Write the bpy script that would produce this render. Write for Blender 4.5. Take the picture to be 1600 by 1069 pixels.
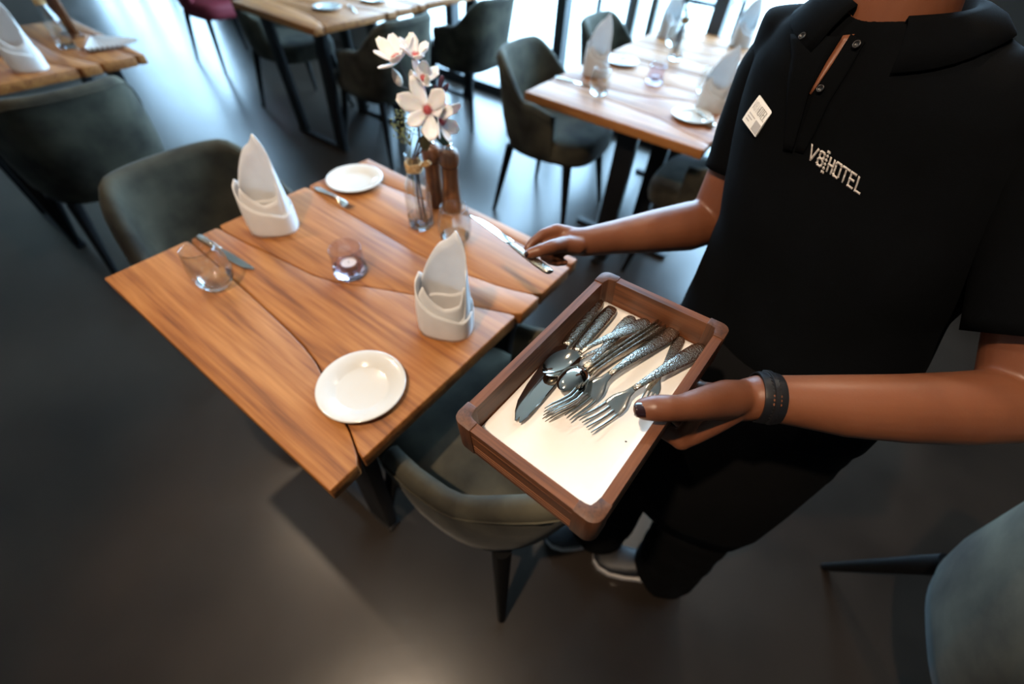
import bpy, bmesh, math, random
from mathutils import Vector, Matrix
from mathutils.bvhtree import BVHTree
PI = math.pi
for o in list(bpy.data.objects): bpy.data.objects.remove(o)
SC = bpy.context.scene
C = SC.collection

# ------------------------------------------------------------------ camera
CAMR = Matrix(((0.99740577, -0.07198423, 0.0),
               (0.05453018, 0.75556438, -0.65280083),
               (0.04699136, 0.65110732, 0.75752959)))
CAMP = Vector((0, 0, 1.435))
FPX = 665.82
cam_data = bpy.data.cameras.new('camera')
cam = bpy.data.objects.new('camera', cam_data); C.objects.link(cam)
cam.matrix_world = Matrix.Translation(CAMP) @ CAMR.to_4x4()
cam_data.sensor_width = 36.0; cam_data.lens = 36.0 * FPX / 1600.0
cam_data.clip_start = 0.02; cam_data.clip_end = 200
cam_data.dof.use_dof = True; cam_data.dof.focus_distance = 0.50; cam_data.dof.aperture_fstop = 2.2
SC.camera = cam
SC.view_settings.view_transform = 'Standard'; SC.view_settings.look = 'None'
SC.view_settings.exposure = 0.0; SC.view_settings.gamma = 1.0; SC.view_settings.use_curve_mapping = False

# ------------------------------------------------------------------ world: bright hazy daylight outside the windows
w = bpy.data.worlds.new('world'); SC.world = w; w.use_nodes = True
nt = w.node_tree; nt.nodes.clear()
wo = nt.nodes.new('ShaderNodeOutputWorld'); bg = nt.nodes.new('ShaderNodeBackground')
bg.inputs['Color'].default_value = (0.44, 0.71, 1.0, 1); bg.inputs['Strength'].default_value = 20.0
nt.links.new(bg.outputs[0], wo.inputs[0])

DIR_A = Vector((0.83082, -0.55654, 0)); DIR_B = Vector((0.55654, 0.83082, 0))   # the two wall and table directions
ROTA = math.atan2(DIR_A.y, DIR_A.x)
WIN_B = 3.2326                                                                    # distance of the window wall along DIR_B
def ab(a, b, z=0.0): return DIR_A * a + DIR_B * b + Vector((0, 0, z))

def spot(name, loc, target, watts, size_deg, color, blend=0.35, radius=0.035):
    l = bpy.data.lights.new(name, 'SPOT'); l.energy = watts; l.spot_size = math.radians(size_deg); l.spot_blend = blend
    l.shadow_soft_size = radius; l.color = color
    o = bpy.data.objects.new(name, l); C.objects.link(o); o.location = loc
    o.rotation_euler = (Vector(target) - Vector(loc)).to_track_quat('-Z', 'Y').to_euler()
    return o
WARM = (1.0, 0.76, 0.54)
CEIL = 2.9
SPOTS = [((-1.46, 1.32, CEIL - .06), (-0.8, 0.4, 0), 74, 118), ((-0.62, -0.30, CEIL - .06), (0.0, 0.20, 1.0), 175, 66),
         ((0.95, 1.55, CEIL - .06), (0.35, 0.7, 0), 45, 90)]
for (l, t, wt, sz) in SPOTS: spot('ceiling_spot', l, t, wt, sz, WARM)
portal = bpy.data.lights.new('window_portal', 'AREA'); portal.shape = 'RECTANGLE'; portal.size = 13; portal.size_y = 2.9
portal.cycles.is_portal = True
po = bpy.data.objects.new('window_portal', portal); C.objects.link(po); po.location = ab(-5.4, WIN_B - .02, 1.45)
po.rotation_euler = (-DIR_B).to_track_quat('-Z', 'Y').to_euler()

# ------------------------------------------------------------------ helpers
def ray(px, py): return (CAMR @ Vector((px - 800.0, 534.5 - py, -FPX))).normalized()
def on(px, py, z):                       # the point of the world at height z seen at a pixel
    d = ray(px, py); return CAMP + d * ((z - CAMP.z) / d.z)
def at_y(px, py, y):
    d = ray(px, py); return CAMP + d * (y / d.y)

class MB:
    def __init__(s): s.v = []; s.f = []
    def add(s, vs, fs):
        n = len(s.v); s.v += [Vector(v) for v in vs]; s.f += [tuple(i + n for i in f) for f in fs]; return s
    def loft(s, rings, cap=True, close=True):
        n = len(rings[0]); vs = [p for r in rings for p in r]; fs = []
        for i in range(len(rings) - 1):
            for j in range(n if close else n - 1):
                k = (j + 1) % n
                fs.append((i * n + j, i * n + k, (i + 1) * n + k, (i + 1) * n + j))
        if cap:
            fs.append(tuple(range(n))[::-1]); m = (len(rings) - 1) * n; fs.append(tuple(range(m, m + n)))
        return s.add(vs, fs)
    def tube(s, pts, rad, n=12, asp=1.0, up=None, round_caps=False):
        pts = [Vector(p) for p in pts]
        if not hasattr(rad, '__len__'): rad = [rad] * len(pts)
        rad = list(rad)
        if round_caps:
            a = (pts[0] - pts[1]).normalized(); b = (pts[-1] - pts[-2]).normalized()
            P0, R0, P1, R1 = [], [], [], []
            for k in (80, 60, 35, 15):
                t = math.radians(k); P0.append(pts[0] + a * rad[0] * math.sin(t)); R0.append(rad[0] * math.cos(t))
                P1.insert(0, pts[-1] + b * rad[-1] * math.sin(t)); R1.insert(0, rad[-1] * math.cos(t))
            pts = P0 + pts + P1; rad = R0 + rad + R1
        rings = []; u = None
        for i, p in enumerate(pts):
            t = (pts[min(i + 1, len(pts) - 1)] - pts[max(i - 1, 0)]).normalized()
            if u is None:
                u = Vector(up) if up else (Vector((0, 0, 1)) if abs(t.z) < .9 else Vector((1, 0, 0)))
            u = (u - t * u.dot(t)); u = u.normalized() if u.length > 1e-6 else t.orthogonal().normalized()
            w_ = t.cross(u)
            rings.append([p + (w_ * math.cos(2 * PI * j / n) + u * asp * math.sin(2 * PI * j / n)) * rad[i] for j in range(n)])
        return s.loft(rings)
    def lathe(s, prof, n=32, c=(0, 0, 0)):
        c = Vector(c)
        rings = [[c + Vector((max(r, 1e-5) * math.cos(2 * PI * j / n), max(r, 1e-5) * math.sin(2 * PI * j / n), z)) for j in range(n)] for r, z in prof]
        return s.loft(rings, cap=False)
    def box(s, lo, hi):
        x0, y0, z0 = lo; x1, y1, z1 = hi
        return s.add([(x0, y0, z0), (x1, y0, z0), (x1, y1, z0), (x0, y1, z0), (x0, y0, z1), (x1, y0, z1), (x1, y1, z1), (x0, y1, z1)],
                     [(0, 3, 2, 1), (4, 5, 6, 7), (0, 1, 5, 4), (1, 2, 6, 5), (2, 3, 7, 6), (3, 0, 4, 7)])
    def prism(s, poly, z0, z1):
        return s.loft([[Vector((x, y, z0)) for x, y in poly], [Vector((x, y, z1)) for x, y in poly]])
    def sphere(s, c, r, sc=(1, 1, 1), n=16, m=10, rot=None):
        c = Vector(c); rings = []
        for i in range(m + 1):
            ph = PI * i / m; rr = max(math.sin(ph), 1e-4); z = -math.cos(ph)
            ring = []
            for j in range(n):
                v = Vector((rr * math.cos(2 * PI * j / n) * sc[0], rr * math.sin(2 * PI * j / n) * sc[1], z * sc[2])) * r
                if rot: v = rot @ v
                ring.append(c + v)
            rings.append(ring)
        return s.loft(rings, cap=True)
    def mesh(s, name='mesh'):
        me = bpy.data.meshes.new(name); me.from_pydata([tuple(v) for v in s.v], [], s.f); me.validate()
        b = bmesh.new(); b.from_mesh(me); bmesh.ops.recalc_face_normals(b, faces=b.faces); b.to_mesh(me); b.free()
        return me

def link(name, me, m, parent=None, smooth=45, bevel=0, seg=2, sub=0, loc=None):
    me.name = name
    if m and not me.materials: me.materials.append(m)
    if bevel or sub:
        b = bmesh.new(); b.from_mesh(me); bmesh.ops.remove_doubles(b, verts=b.verts, dist=1e-6)
        if bevel:
            es = [e for e in b.edges if len(e.link_faces) == 2 and e.calc_face_angle(0) > math.radians(35)]
            bmesh.ops.bevel(b, geom=es, offset=bevel, segments=seg, profile=.5, affect='EDGES', clamp_overlap=True)
        b.to_mesh(me); b.free()
    for p in me.polygons: p.use_smooth = bool(smooth)
    if smooth and smooth < 180: me.set_sharp_from_angle(angle=math.radians(smooth))
    o = bpy.data.objects.new(name, me); C.objects.link(o)
    if sub:
        md = o.modifiers.new('sub', 'SUBSURF'); md.levels = sub; md.render_levels = sub
    if parent: o.parent = parent
    if loc: o.location = loc
    return o
def obj(name, mb, m, parent=None, **k): return link(name, mb.mesh(name), m, parent, **k)
def thing(name, label, cat, loc=(0, 0, 0), rotz=0, group=None):
    o = bpy.data.objects.new(name, None); C.objects.link(o); o.empty_display_size = .05
    o.location = loc; o.rotation_euler = (0, 0, rotz); return tag(o, label, cat, group)
def tag(o, label, cat, group=None, kind=None):
    o['label'] = label; o['category'] = cat
    if group: o['group'] = group
    if kind: o['kind'] = kind
    return o
def struct(name, mb, m, **k):
    o = obj(name, mb, m, **k); o['kind'] = 'structure'; return o
KIDS = {}
def dup(root, loc=None, rotz=None, label=None, group=None, matrix=None):
    def cp(o, par):
        n = o.copy(); C.objects.link(n)
        if par: n.parent = par
        for ch in [c for c in o.children]: cp(ch, n)
        return n
    r = cp(root, None)
    if loc is not None: r.location = loc
    if rotz is not None: r.rotation_euler = (0, 0, rotz)
    if matrix is not None: r.matrix_world = matrix
    if label: r['label'] = label
    if group: r['group'] = group
    return r

# ------------------------------------------------------------------ materials
def mat(name, col, rough=.5, metal=0.0, **k):
    m = bpy.data.materials.new(name); m.use_nodes = True; b = m.node_tree.nodes['Principled BSDF']
    b.inputs['Base Color'].default_value = (*col, 1); b.inputs['Roughness'].default_value = rough; b.inputs['Metallic'].default_value = metal
    for kk, v in k.items():
        if kk in ('trans',): b.inputs['Transmission Weight'].default_value = v
        elif kk == 'ior': b.inputs['IOR'].default_value = v
        elif kk == 'coat': b.inputs['Coat Weight'].default_value = v; b.inputs['Coat Roughness'].default_value = .15
        elif kk == 'sheen': b.inputs['Sheen Weight'].default_value = v; b.inputs['Sheen Roughness'].default_value = .4
        elif kk == 'spec': b.inputs['Specular IOR Level'].default_value = v
        elif kk == 'sss':
            b.inputs['Subsurface Weight'].default_value = v; b.inputs['Subsurface Radius'].default_value = (.02, .008, .004); b.inputs['Subsurface Scale'].default_value = .3
    return m
def nn(m, t, **k):
    n = m.node_tree.nodes.new(t)
    for a, v in k.items(): setattr(n, a, v)
    return n
def mottled(m, c1, c2, scale=5, stretch=(1, 1, 1), detail=4, bump=0.0, bscale=None, rough=None, coord='Object', lo=.35, hi=.65, bdist=.002):
    """colour varying between c1 and c2 by noise, with optional bump"""
    t = m.node_tree; L = t.links.new; b = t.nodes['Principled BSDF']
    tc = nn(m, 'ShaderNodeTexCoord'); mp = nn(m, 'ShaderNodeMapping'); mp.inputs['Scale'].default_value = stretch
    L(tc.outputs[coord], mp.inputs[0])
    no = nn(m, 'ShaderNodeTexNoise'); no.inputs['Scale'].default_value = scale; no.inputs['Detail'].default_value = detail; L(mp.outputs[0], no.inputs['Vector'])
    r = nn(m, 'ShaderNodeValToRGB'); r.color_ramp.elements[0].position = lo; r.color_ramp.elements[1].position = hi
    r.color_ramp.elements[0].color = (*c1, 1); r.color_ramp.elements[1].color = (*c2, 1)
    L(no.outputs['Fac'], r.inputs[0]); L(r.outputs[0], b.inputs['Base Color'])
    if rough:
        mr = nn(m, 'ShaderNodeMapRange'); mr.inputs['To Min'].default_value = rough[0]; mr.inputs['To Max'].default_value = rough[1]
        L(no.outputs['Fac'], mr.inputs['Value']); L(mr.outputs[0], b.inputs['Roughness'])
    if bump:
        n2 = nn(m, 'ShaderNodeTexNoise'); n2.inputs['Scale'].default_value = bscale or scale * 4; n2.inputs['Detail'].default_value = 3; L(mp.outputs[0], n2.inputs['Vector'])
        bp = nn(m, 'ShaderNodeBump'); bp.inputs['Strength'].default_value = bump; bp.inputs['Distance'].default_value = bdist
        L(n2.outputs['Fac'], bp.inputs['Height']); L(bp.outputs[0], b.inputs['Normal'])
    return m
def wood(name, dark, mid, light, scale=1.0, rough=.38, axis=0, knots=True, bump=.25):
    m = mat(name, mid, rough); t = m.node_tree; L = t.links.new; b = t.nodes['Principled BSDF']
    tc = nn(m, 'ShaderNodeTexCoord'); mp = nn(m, 'ShaderNodeMapping')
    st = [14 * scale] * 3; st[axis] = 1.1 * scale; mp.inputs['Scale'].default_value = st
    L(tc.outputs['Object'], mp.inputs[0])
    n1 = nn(m, 'ShaderNodeTexNoise'); n1.inputs['Scale'].default_value = 2.2; n1.inputs['Detail'].default_value = 6; n1.inputs['Distortion'].default_value = .6; L(mp.outputs[0], n1.inputs['Vector'])
    mp2 = nn(m, 'ShaderNodeMapping'); st2 = [60 * scale] * 3; st2[axis] = 2.2 * scale; mp2.inputs['Scale'].default_value = st2; L(tc.outputs['Object'], mp2.inputs[0])
    n2 = nn(m, 'ShaderNodeTexNoise'); n2.inputs['Scale'].default_value = 2.0; n2.inputs['Detail'].default_value = 3; L(mp2.outputs[0], n2.inputs['Vector'])
    mx = nn(m, 'ShaderNodeMath', operation='MULTIPLY_ADD'); mx.inputs[1].default_value = .45; L(n2.outputs['Fac'], mx.inputs[0])
    m3 = nn(m, 'ShaderNodeMath', operation='MULTIPLY'); m3.inputs[1].default_value = .6; L(n1.outputs['Fac'], m3.inputs[0]); L(m3.outputs[0], mx.inputs[2])
    r = nn(m, 'ShaderNodeValToRGB'); e = r.color_ramp.elements
    e[0].position = .36; e[0].color = (*dark, 1); e[1].position = .68; e[1].color = (*light, 1)
    k = e.new(.50); k.color = (*mid, 1)
    L(mx.outputs[0], r.inputs[0]); L(r.outputs[0], b.inputs['Base Color'])
    bp = nn(m, 'ShaderNodeBump'); bp.inputs['Strength'].default_value = bump; bp.inputs['Distance'].default_value = .001
    L(mx.outputs[0], bp.inputs['Height']); L(bp.outputs[0], b.inputs['Normal'])
    return m
M = {}
M['oak'] = wood('oak_wood', (.155, .046, .010), (.30, .105, .023), (.435, .180, .048), 1.15, .52)
M['walnut'] = wood('walnut_wood', (.050, .015, .0050), (.125, .040, .0125), (.20, .070, .024), 2.4, .5, bump=.12)
M['walnut_y'] = wood('walnut_wood_cross', (.050, .015, .0050), (.125, .040, .0125), (.20, .070, .024), 2.4, .5, axis=1, bump=.12)
M['walnut_dark'] = wood('walnut_corner', (.040, .014, .006), (.085, .030, .012), (.13, .050, .022), 3, .5, axis=2, bump=.12)
M['mill_wood'] = wood('mill_wood', (.05, .018, .008), (.13, .05, .02), (.22, .10, .045), 1.5, .35, axis=2)
M['floor'] = mottled(mat('polished_concrete', (.06, .06, .065), .3, spec=.52), (.016, .0115, .0085), (.032, .023, .0165), 1.6, detail=7, rough=(.25, .35), bump=.04, bscale=9, bdist=.01)
M['suede'] = mottled(mat('grey_green_suede', (.1, .1, .08), .85, sheen=.05, spec=.3), (.018, .0155, .0105), (.082, .074, .050), 6.0, detail=7, bump=.15, bscale=60, lo=.36, hi=.66)
M['red'] = mat('dark_red_fabric', (.16, .008, .018), .7)
M['black_wood'] = mat('black_lacquered_wood', (.004, .004, .0045), .6, spec=.2)
M['steel_black'] = mat('black_steel', (.005, .005, .006), .5, .0, spec=.3)
M['china'] = mat('white_china', (.68, .67, .64), .12, coat=.5)
M['linen'] = mottled(mat('white_linen', (.8, .8, .8), .85, sheen=.15), (.88, .88, .88), (.93, .93, .93), 30, bump=.1, bscale=400, bdist=.0005)
t_ = M['linen'].node_tree; tb_ = t_.nodes.new('ShaderNodeBsdfTranslucent'); tb_.inputs[0].default_value = (.8, .8, .8, 1); tm_ = t_.nodes.new('ShaderNodeMixShader'); tm_.inputs[0].default_value = .20
out_ = [n for n in t_.nodes if n.type == 'OUTPUT_MATERIAL'][0]; t_.links.new(t_.nodes['Principled BSDF'].outputs[0], tm_.inputs[1]); t_.links.new(tb_.outputs[0], tm_.inputs[2]); t_.links.new(tm_.outputs[0], out_.inputs[0])
M['steel'] = mat('polished_cutlery_steel', (.62, .585, .53), .10, 1.0)
M['glass'] = mat('clear_glass', (.97, .98, .98), .0, trans=1.0, ior=1.45)
M['violet_glass'] = mat('violet_tinted_glass', (.72, .62, .74), .0, trans=1.0, ior=1.45)
M['wax'] = mat('white_wax', (.8, .78, .74), .5, sss=.2)
M['tin'] = mat('tealight_tin', (.55, .55, .56), .3, 1.0)
M['paper'] = mottled(mat('white_paper_liner', (.85, .83, .79), .38), (.83, .81, .77), (.88, .86, .83), 8, bump=.06, bscale=14, bdist=.004)
M['skin'] = mottled(mat('skin', (.2, .08, .045), .42, sss=.08), (.145, .048, .021), (.21, .075, .034), 9, detail=5, bump=.25, bscale=320, bdist=.0006)
M['nail'] = mat('dark_plum_nail_polish', (.022, .008, .010), .12, coat=1.0)
M['cloth'] = mottled(mat('black_pique_cotton', (.01, .011, .013), .95, spec=.08), (.0008, .0012, .0017), (.0018, .0024, .0034), 6, bump=.35, bscale=900, bdist=.0006)
M['trouser'] = mottled(mat('black_trouser_cloth', (.006, .006, .0065), .95, spec=.1), (.0025, .0025, .0028), (.0045, .0045, .005), 5, bump=.3, bscale=9, bdist=.012)
M['rubber'] = mat('black_rubber', (.010, .010, .012), .38)
M['thread'] = mottled(mat('beige_thread', (.55, .5, .45), .6), (.45, .40, .36), (.66, .62, .58), 300, bump=.4, bscale=900, bdist=.0005)
M['ink'] = mat('black_print', (.01, .01, .012), .5)
M['grey_print'] = mat('grey_print', (.42, .42, .44), .5)
M['badge_white'] = mat('badge_white', (.82, .83, .83), .25)
M['shoe'] = mat('black_shoe', (.010, .010, .012), .5)
M['sole'] = mat('white_rubber_sole', (.55, .52, .5), .6)
M['hair'] = mottled(mat('dark_brown_hair', (.03, .018, .012), .7, spec=.2), (.010, .006, .004), (.025, .015, .010), 40, (1, 1, .1))
M['petal'] = mottled(mat('white_petal', (.85, .8, .8), .55, sss=.2), (.82, .81, .84), (.90, .90, .92), 14)
M['pink'] = mat('pink_flower_centre', (.50, .09, .10), .6)
M['bud'] = mottled(mat('cream_bud', (.6, .55, .47), .6), (.35, .30, .24), (.72, .68, .60), 50, (1, 1, .2))
M['twig'] = mat('dark_twig', (.035, .022, .018), .7)
M['leaf'] = mat('green_leaf', (.028, .065, .03), .4)
M['moss'] = mat('yellow_green_sprig', (.15, .16, .04), .6)
M['red_leaf'] = mat('dark_red_leaf', (.09, .012, .014), .5)
M['raffia'] = mottled(mat('raffia', (.5, .33, .14), .7), (.34, .20, .08), (.60, .42, .2), 120)
M['water'] = mat('water', (.95, .98, .98), .0, trans=1.0, ior=1.33)
M['frame'] = mat('anthracite_frame', (.025, .03, .035), .4)
M['wall'] = mottled(mat('grey_plaster', (.16, .15, .14), .9), (.14, .13, .125), (.18, .17, .16), 3)
M['ceil'] = mat('grey_ceiling', (.82, .74, .64), .9)
M['terrace'] = mottled(mat('pale_terrace_stone', (.42, .41, .38), .8), (.36, .355, .34), (.48, .46, .42), 2)
M['linear_black'] = mat('black_plastic', (.012, .012, .013), .35)
def brushed_hammer(m):
    t = m.node_tree; L = t.links.new; b = t.nodes['Principled BSDF']
    tc = nn(m, 'ShaderNodeTexCoord'); v = nn(m, 'ShaderNodeTexVoronoi'); v.inputs['Scale'].default_value = 520; v.feature = 'SMOOTH_F1'
    L(tc.outputs['Object'], v.inputs['Vector'])
    bp = nn(m, 'ShaderNodeBump'); bp.inputs['Strength'].default_value = .9; bp.inputs['Distance'].default_value = .0010
    L(v.outputs['Distance'], bp.inputs['Height']); L(bp.outputs[0], b.inputs['Normal'])
    return m
M['hammered'] = brushed_hammer(mat('hammered_steel', (.48, .44, .38), .24, 1.0))
def thin_glass(name, tint, refl=.04):
    """a thin clear sheet: mostly transparent, mirror-like towards grazing angles (the same from both sides)"""
    m = bpy.data.materials.new(name); m.use_nodes = True; t = m.node_tree; t.nodes.clear(); L = t.links.new
    o = t.nodes.new('ShaderNodeOutputMaterial'); mx = t.nodes.new('ShaderNodeMixShader'); tr = t.nodes.new('ShaderNodeBsdfTransparent')
    gl = t.nodes.new('ShaderNodeBsdfGlossy'); gl.inputs['Roughness'].default_value = .02; tr.inputs[0].default_value = (*tint, 1)
    ge = t.nodes.new('ShaderNodeNewGeometry'); vm = t.nodes.new('ShaderNodeVectorMath'); vm.operation = 'DOT_PRODUCT'; L(ge.outputs['Incoming'], vm.inputs[0]); L(ge.outputs['Normal'], vm.inputs[1])
    def mth(op, a, b=None):
        n = t.nodes.new('ShaderNodeMath'); n.operation = op
        for k, v in enumerate((a, b)):
            if v is None: continue
            if isinstance(v, (int, float)): n.inputs[k].default_value = v
            else: L(v, n.inputs[k])
        return n.outputs[0]
    ab_ = mth('ABSOLUTE', vm.outputs['Value']); f = mth('POWER', mth('SUBTRACT', 1.0, ab_), 5.0); f = mth('ADD', mth('MULTIPLY', f, 1 - refl), refl)
    L(f, mx.inputs[0]); L(tr.outputs[0], mx.inputs[1]); L(gl.outputs[0], mx.inputs[2]); L(mx.outputs[0], o.inputs[0]); return m
M['stile'] = mat('grey_door_stile', (.20, .20, .19), .4)
M['pane'] = thin_glass('window_glass', (.96, .98, .98))
M['thin'] = thin_glass('thin_drinking_glass', (.96, .975, .97), .09)
M['thin_violet'] = thin_glass('thin_violet_glass', (.93, .90, .94), .08)
def two_glass(o, thin, zc, zf_=None):
    o.data.materials.append(thin)
    for p in o.data.polygons:
        if p.center.z > zc: p.material_index = 1

# ------------------------------------------------------------------ the room
def rot_box(mb, a0, a1, b0, b1, z0, z1):
    vs = [ab(a, b, z) for z in (z0, z1) for (a, b) in ((a0, b0), (a1, b0), (a1, b1), (a0, b1))]
    return mb.add(vs, [(0, 3, 2, 1), (4, 5, 6, 7), (0, 1, 5, 4), (1, 2, 6, 5), (2, 3, 7, 6), (3, 0, 4, 7)])
A0, A1, B0 = -15.0, 4.0, -5.0
struct('floor', rot_box(MB(), A0, A1, B0, WIN_B + .1, -.1, 0), M['floor'], smooth=0)
struct('ceiling', rot_box(MB(), A0, A1, B0, WIN_B + .1, CEIL, CEIL + .1), M['ceil'], smooth=0)
struct('wall_left', rot_box(MB(), A0 - .15, A0, B0, WIN_B + .1, -.1, CEIL + .1), M['wall'], smooth=0)
struct('wall_right', rot_box(MB(), A1, A1 + .15, B0, WIN_B + .1, -.1, CEIL + .1), M['wall'], smooth=0)
struct('wall_back', rot_box(MB(), A0, A1, B0 - .15, B0, -.1, CEIL + .1), M['wall'], smooth=0)
POSTS = [-.87 - 1.085 * k for k in range(-4, 12)]
n_ = 0
for i in range(len(POSTS) - 1):
    a1, a0 = POSTS[i], POSTS[i + 1]
    if not (a1 < .9 and a0 > -4.4) and not (-11.8 < a0 and a1 < -7.3): continue
    n_ += 1
    m = MB(); pw = .04 if a0 > -5 else .022
    rot_box(m, a0 - pw, a0 + pw, WIN_B, WIN_B + .09, 0, CEIL)
    rot_box(m, a0 + pw, a1 - pw, WIN_B, WIN_B + .09, 0, .07); rot_box(m, a0 + pw, a1 - pw, WIN_B, WIN_B + .09, CEIL - .09, CEIL)
    wf = struct('window_%d' % n_, m, M['frame'], smooth=0)
    g = obj('pane', rot_box(MB(), a0 + pw, a1 - pw, WIN_B + .04, WIN_B + .048, .07, CEIL - .09), M['pane'], wf, smooth=0)
SOL = sorted([(A0, -.87 - 1.085 * 10 - .04), (-.87 - 1.085 * 6 + .04, -.87 - 1.085 * 3 - .04), (-.87 + 1.085 + .04, A1)])  # last section is added out of view to hold back daylight on the right
for i, (s0, s1) in enumerate(SOL):
    o_ = struct('wall_window_side', rot_box(MB(), s0, s1, WIN_B, WIN_B + .12, 0, CEIL), M['wall'], smooth=0)
terr = struct('trim_1', rot_box(MB(), A0 - 6, A1 + 6, WIN_B + .1, WIN_B + 14, -.16, -.06), M['terrace'], smooth=0)
terr.name = 'floor_terrace'
for k, a_ in enumerate((-1.418, -1.285)):
    st = struct('trim_%d' % (k + 1), rot_box(MB(), a_ - .022, a_ + .022, WIN_B + .02, WIN_B + .07, .07, CEIL - .09), M['stile'], smooth=0)

# ------------------------------------------------------------------ tables
TH = .75
def seam_at(sm, a):
    for (a0, b0), (a1, b1) in zip(sm, sm[1:]):
        if a0 <= a <= a1: return b0 + (b1 - b0) * (a - a0) / (a1 - a0)
    return sm[-1][1] if a > sm[-1][0] else sm[0][1]
SEAMS = [[(-.42, -.192), (-.162, -.205), (-.026, -.213), (.101, -.223), (.17, -.236), (.211, -.249), (.27, -.272), (.333, -.291), (.42, -.33)],
         [(-.42, -.120), (-.305, -.112), (-.226, -.100), (-.145, -.090), (-.054, -.079), (-.018, -.072), (.10, -.01), (.249, .060), (.42, .134)],
         [(-.42, .155), (-.212, .143), (-.054, .141), (.089, .138), (.205, .154), (.324, .179), (.42, .217)],
         [(-.42, .30), (-.2, .315), (.063, .350), (.216, .347), (.325, .339), (.42, .352)]]
def make_table(label, group=None, narrow=False):
    t = thing('dining_table', label, 'table', (0, 0, 0), 0, group)
    random.seed(4)
    lines = [[(-.42, -.384), (.42, -.384)]] + SEAMS + [[(-.42, .385), (.42, .385)]]
    mb = MB(); g = .0014
    ends = [(-.400, .401), (-.398, .398), (-.402, .404), (-.399, .402), (-.401, .399)]
    for i in range(5):
        lo, hi = lines[i], lines[i + 1]; a0, a1 = ends[i]; N = 22
        us = lambda k: .5 - .5 * math.cos(PI * k / N)
        aa = [a0 + (a1 - a0) * us(k) for k in range(N + 1)]
        notch = lambda a: .0055 * math.exp(-((abs(a) - .402) / .010) ** 2)      # the plank corners are worn round at the notches
        low = [(a, seam_at(lo, a) + (g + notch(a) if i else 0)) for a in aa]
        up = [(a, seam_at(hi, a) - (g + notch(a) if i < 4 else 0)) for a in aa]
        mb.prism(low + up[::-1], TH - .036, TH)
    me = mb.mesh('tabletop'); obj_top = link('tabletop', me, M['oak'], t, smooth=50, bevel=.0035, seg=2)
    if narrow:
        for b in (-.25, .25):
            lg = MB(); lg.loft([[(.06 + x, b + y, z) for x, y in ((-.045, -.018), (.045, -.018), (.045, .018), (-.045, .018))] for z in (.02, TH - .045)])
            obj('leg', lg, M['steel_black'], t, smooth=30, bevel=.002)
        obj('foot_bar', MB().box((.04, -.30, 0), (.08, .30, .02)), M['steel_black'], t, smooth=30, bevel=.002)
        obj('foot_bar', MB().box((-.22, -.02, .001), (.34, .02, .0195)), M['steel_black'], t, smooth=30, bevel=.002)
        obj('top_bar', MB().box((.02, -.33, TH - .045), (.10, .33, TH - .036)), M['steel_black'], t, smooth=30)
    for b in () if narrow else (-.27, .27):
        for s in (-1, 1):
            lg = MB(); r0 = [(s * .21 - .045, b - .018, .0), (s * .21 + .045, b - .018, 0), (s * .21 + .045, b + .018, 0), (s * .21 - .045, b + .018, 0)]
            r1 = [(x + s * .06, y, TH - .045) for x, y, z in r0]
            r0 = [(x, y, .02) for x, y, z in r0]
            lg.loft([r0, r1]); obj('leg', lg, M['steel_black'], t, smooth=30, bevel=.002)
        obj('foot_bar', MB().box((-.26, b - .02, 0), (.26, b + .02, .02)), M['steel_black'], t, smooth=30, bevel=.002)
        obj('top_bar', MB().box((-.33, b - .03, TH - .045), (.33, b + .03, TH - .036)), M['steel_black'], t, smooth=30)
    return t
TABLES = {'M': (-.393, .790), 'R': (.523, 2.113), 'R2': (.962, 2.768), 'F': (-1.296, 3.236), 'F2': (-.857, 3.892), 'L': (-2.284, 2.035)}
tb = make_table('square light oak plank table in the foreground with plates, napkins and flower vase')
TL = {'R': 'sunlit oak table behind the outstretched arm, nearer of the two joined tables', 'R2': 'overexposed oak table joined behind another against the window at right',
      'F': 'oak table at the top of the photo with one plate near its corner', 'F2': 'oak table joined behind the top table, mostly cut off by the photo edge',
      'L': 'oak table corner at upper left with napkin and glass carafe'}
for k, (x, y) in TABLES.items():
    if k == 'M': tb.location = (x, y, 0); tb.rotation_euler.z = ROTA
    elif k == 'R': tbn = make_table(TL[k], narrow=True); tbn.location = (x, y, 0); tbn.rotation_euler.z = ROTA
    elif k == 'R2': dup(tbn, (x, y, 0), ROTA, TL[k])
    else: dup(tb, (x, y, 0), ROTA, TL[k])
def T(k, a, b, z=TH):
    x, y = TABLES[k]; return Vector((x, y, 0)) + DIR_A * a + DIR_B * b + Vector((0, 0, z))

# ------------------------------------------------------------------ upholstered armchairs
def sgn(x): return -1 if x < 0 else 1
def chair_path(n=44, hw=.262, yb=.270, yf=-.09, p=2.7):
    pts = []
    for i in range(n + 1):
        t = -1 + 2 * i / n
        s = abs(t)
        if s > .62:                       # straight arm
            k = (s - .62) / .38; x, y = hw - .012 * k, 0 + yf * k
        else:
            th = (s / .62) * PI / 2; x = hw * math.sin(th) ** (2 / p); y = yb * math.cos(th) ** (2 / p) if th < PI / 2 - 1e-6 else 0
        pts.append((sgn(t) * x, y))
    out = []
    for i, (x, y) in enumerate(pts):
        a = pts[max(i - 1, 0)]; b = pts[min(i + 1, len(pts) - 1)]
        tx, ty = b[0] - a[0], b[1] - a[1]; l = math.hypot(tx, ty); nx, ny = -ty / l, tx / l
        out.append((x, y, nx, ny))
    return out
def smooth01(x): x = max(0, min(1, x)); return x * x * (3 - 2 * x)
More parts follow.
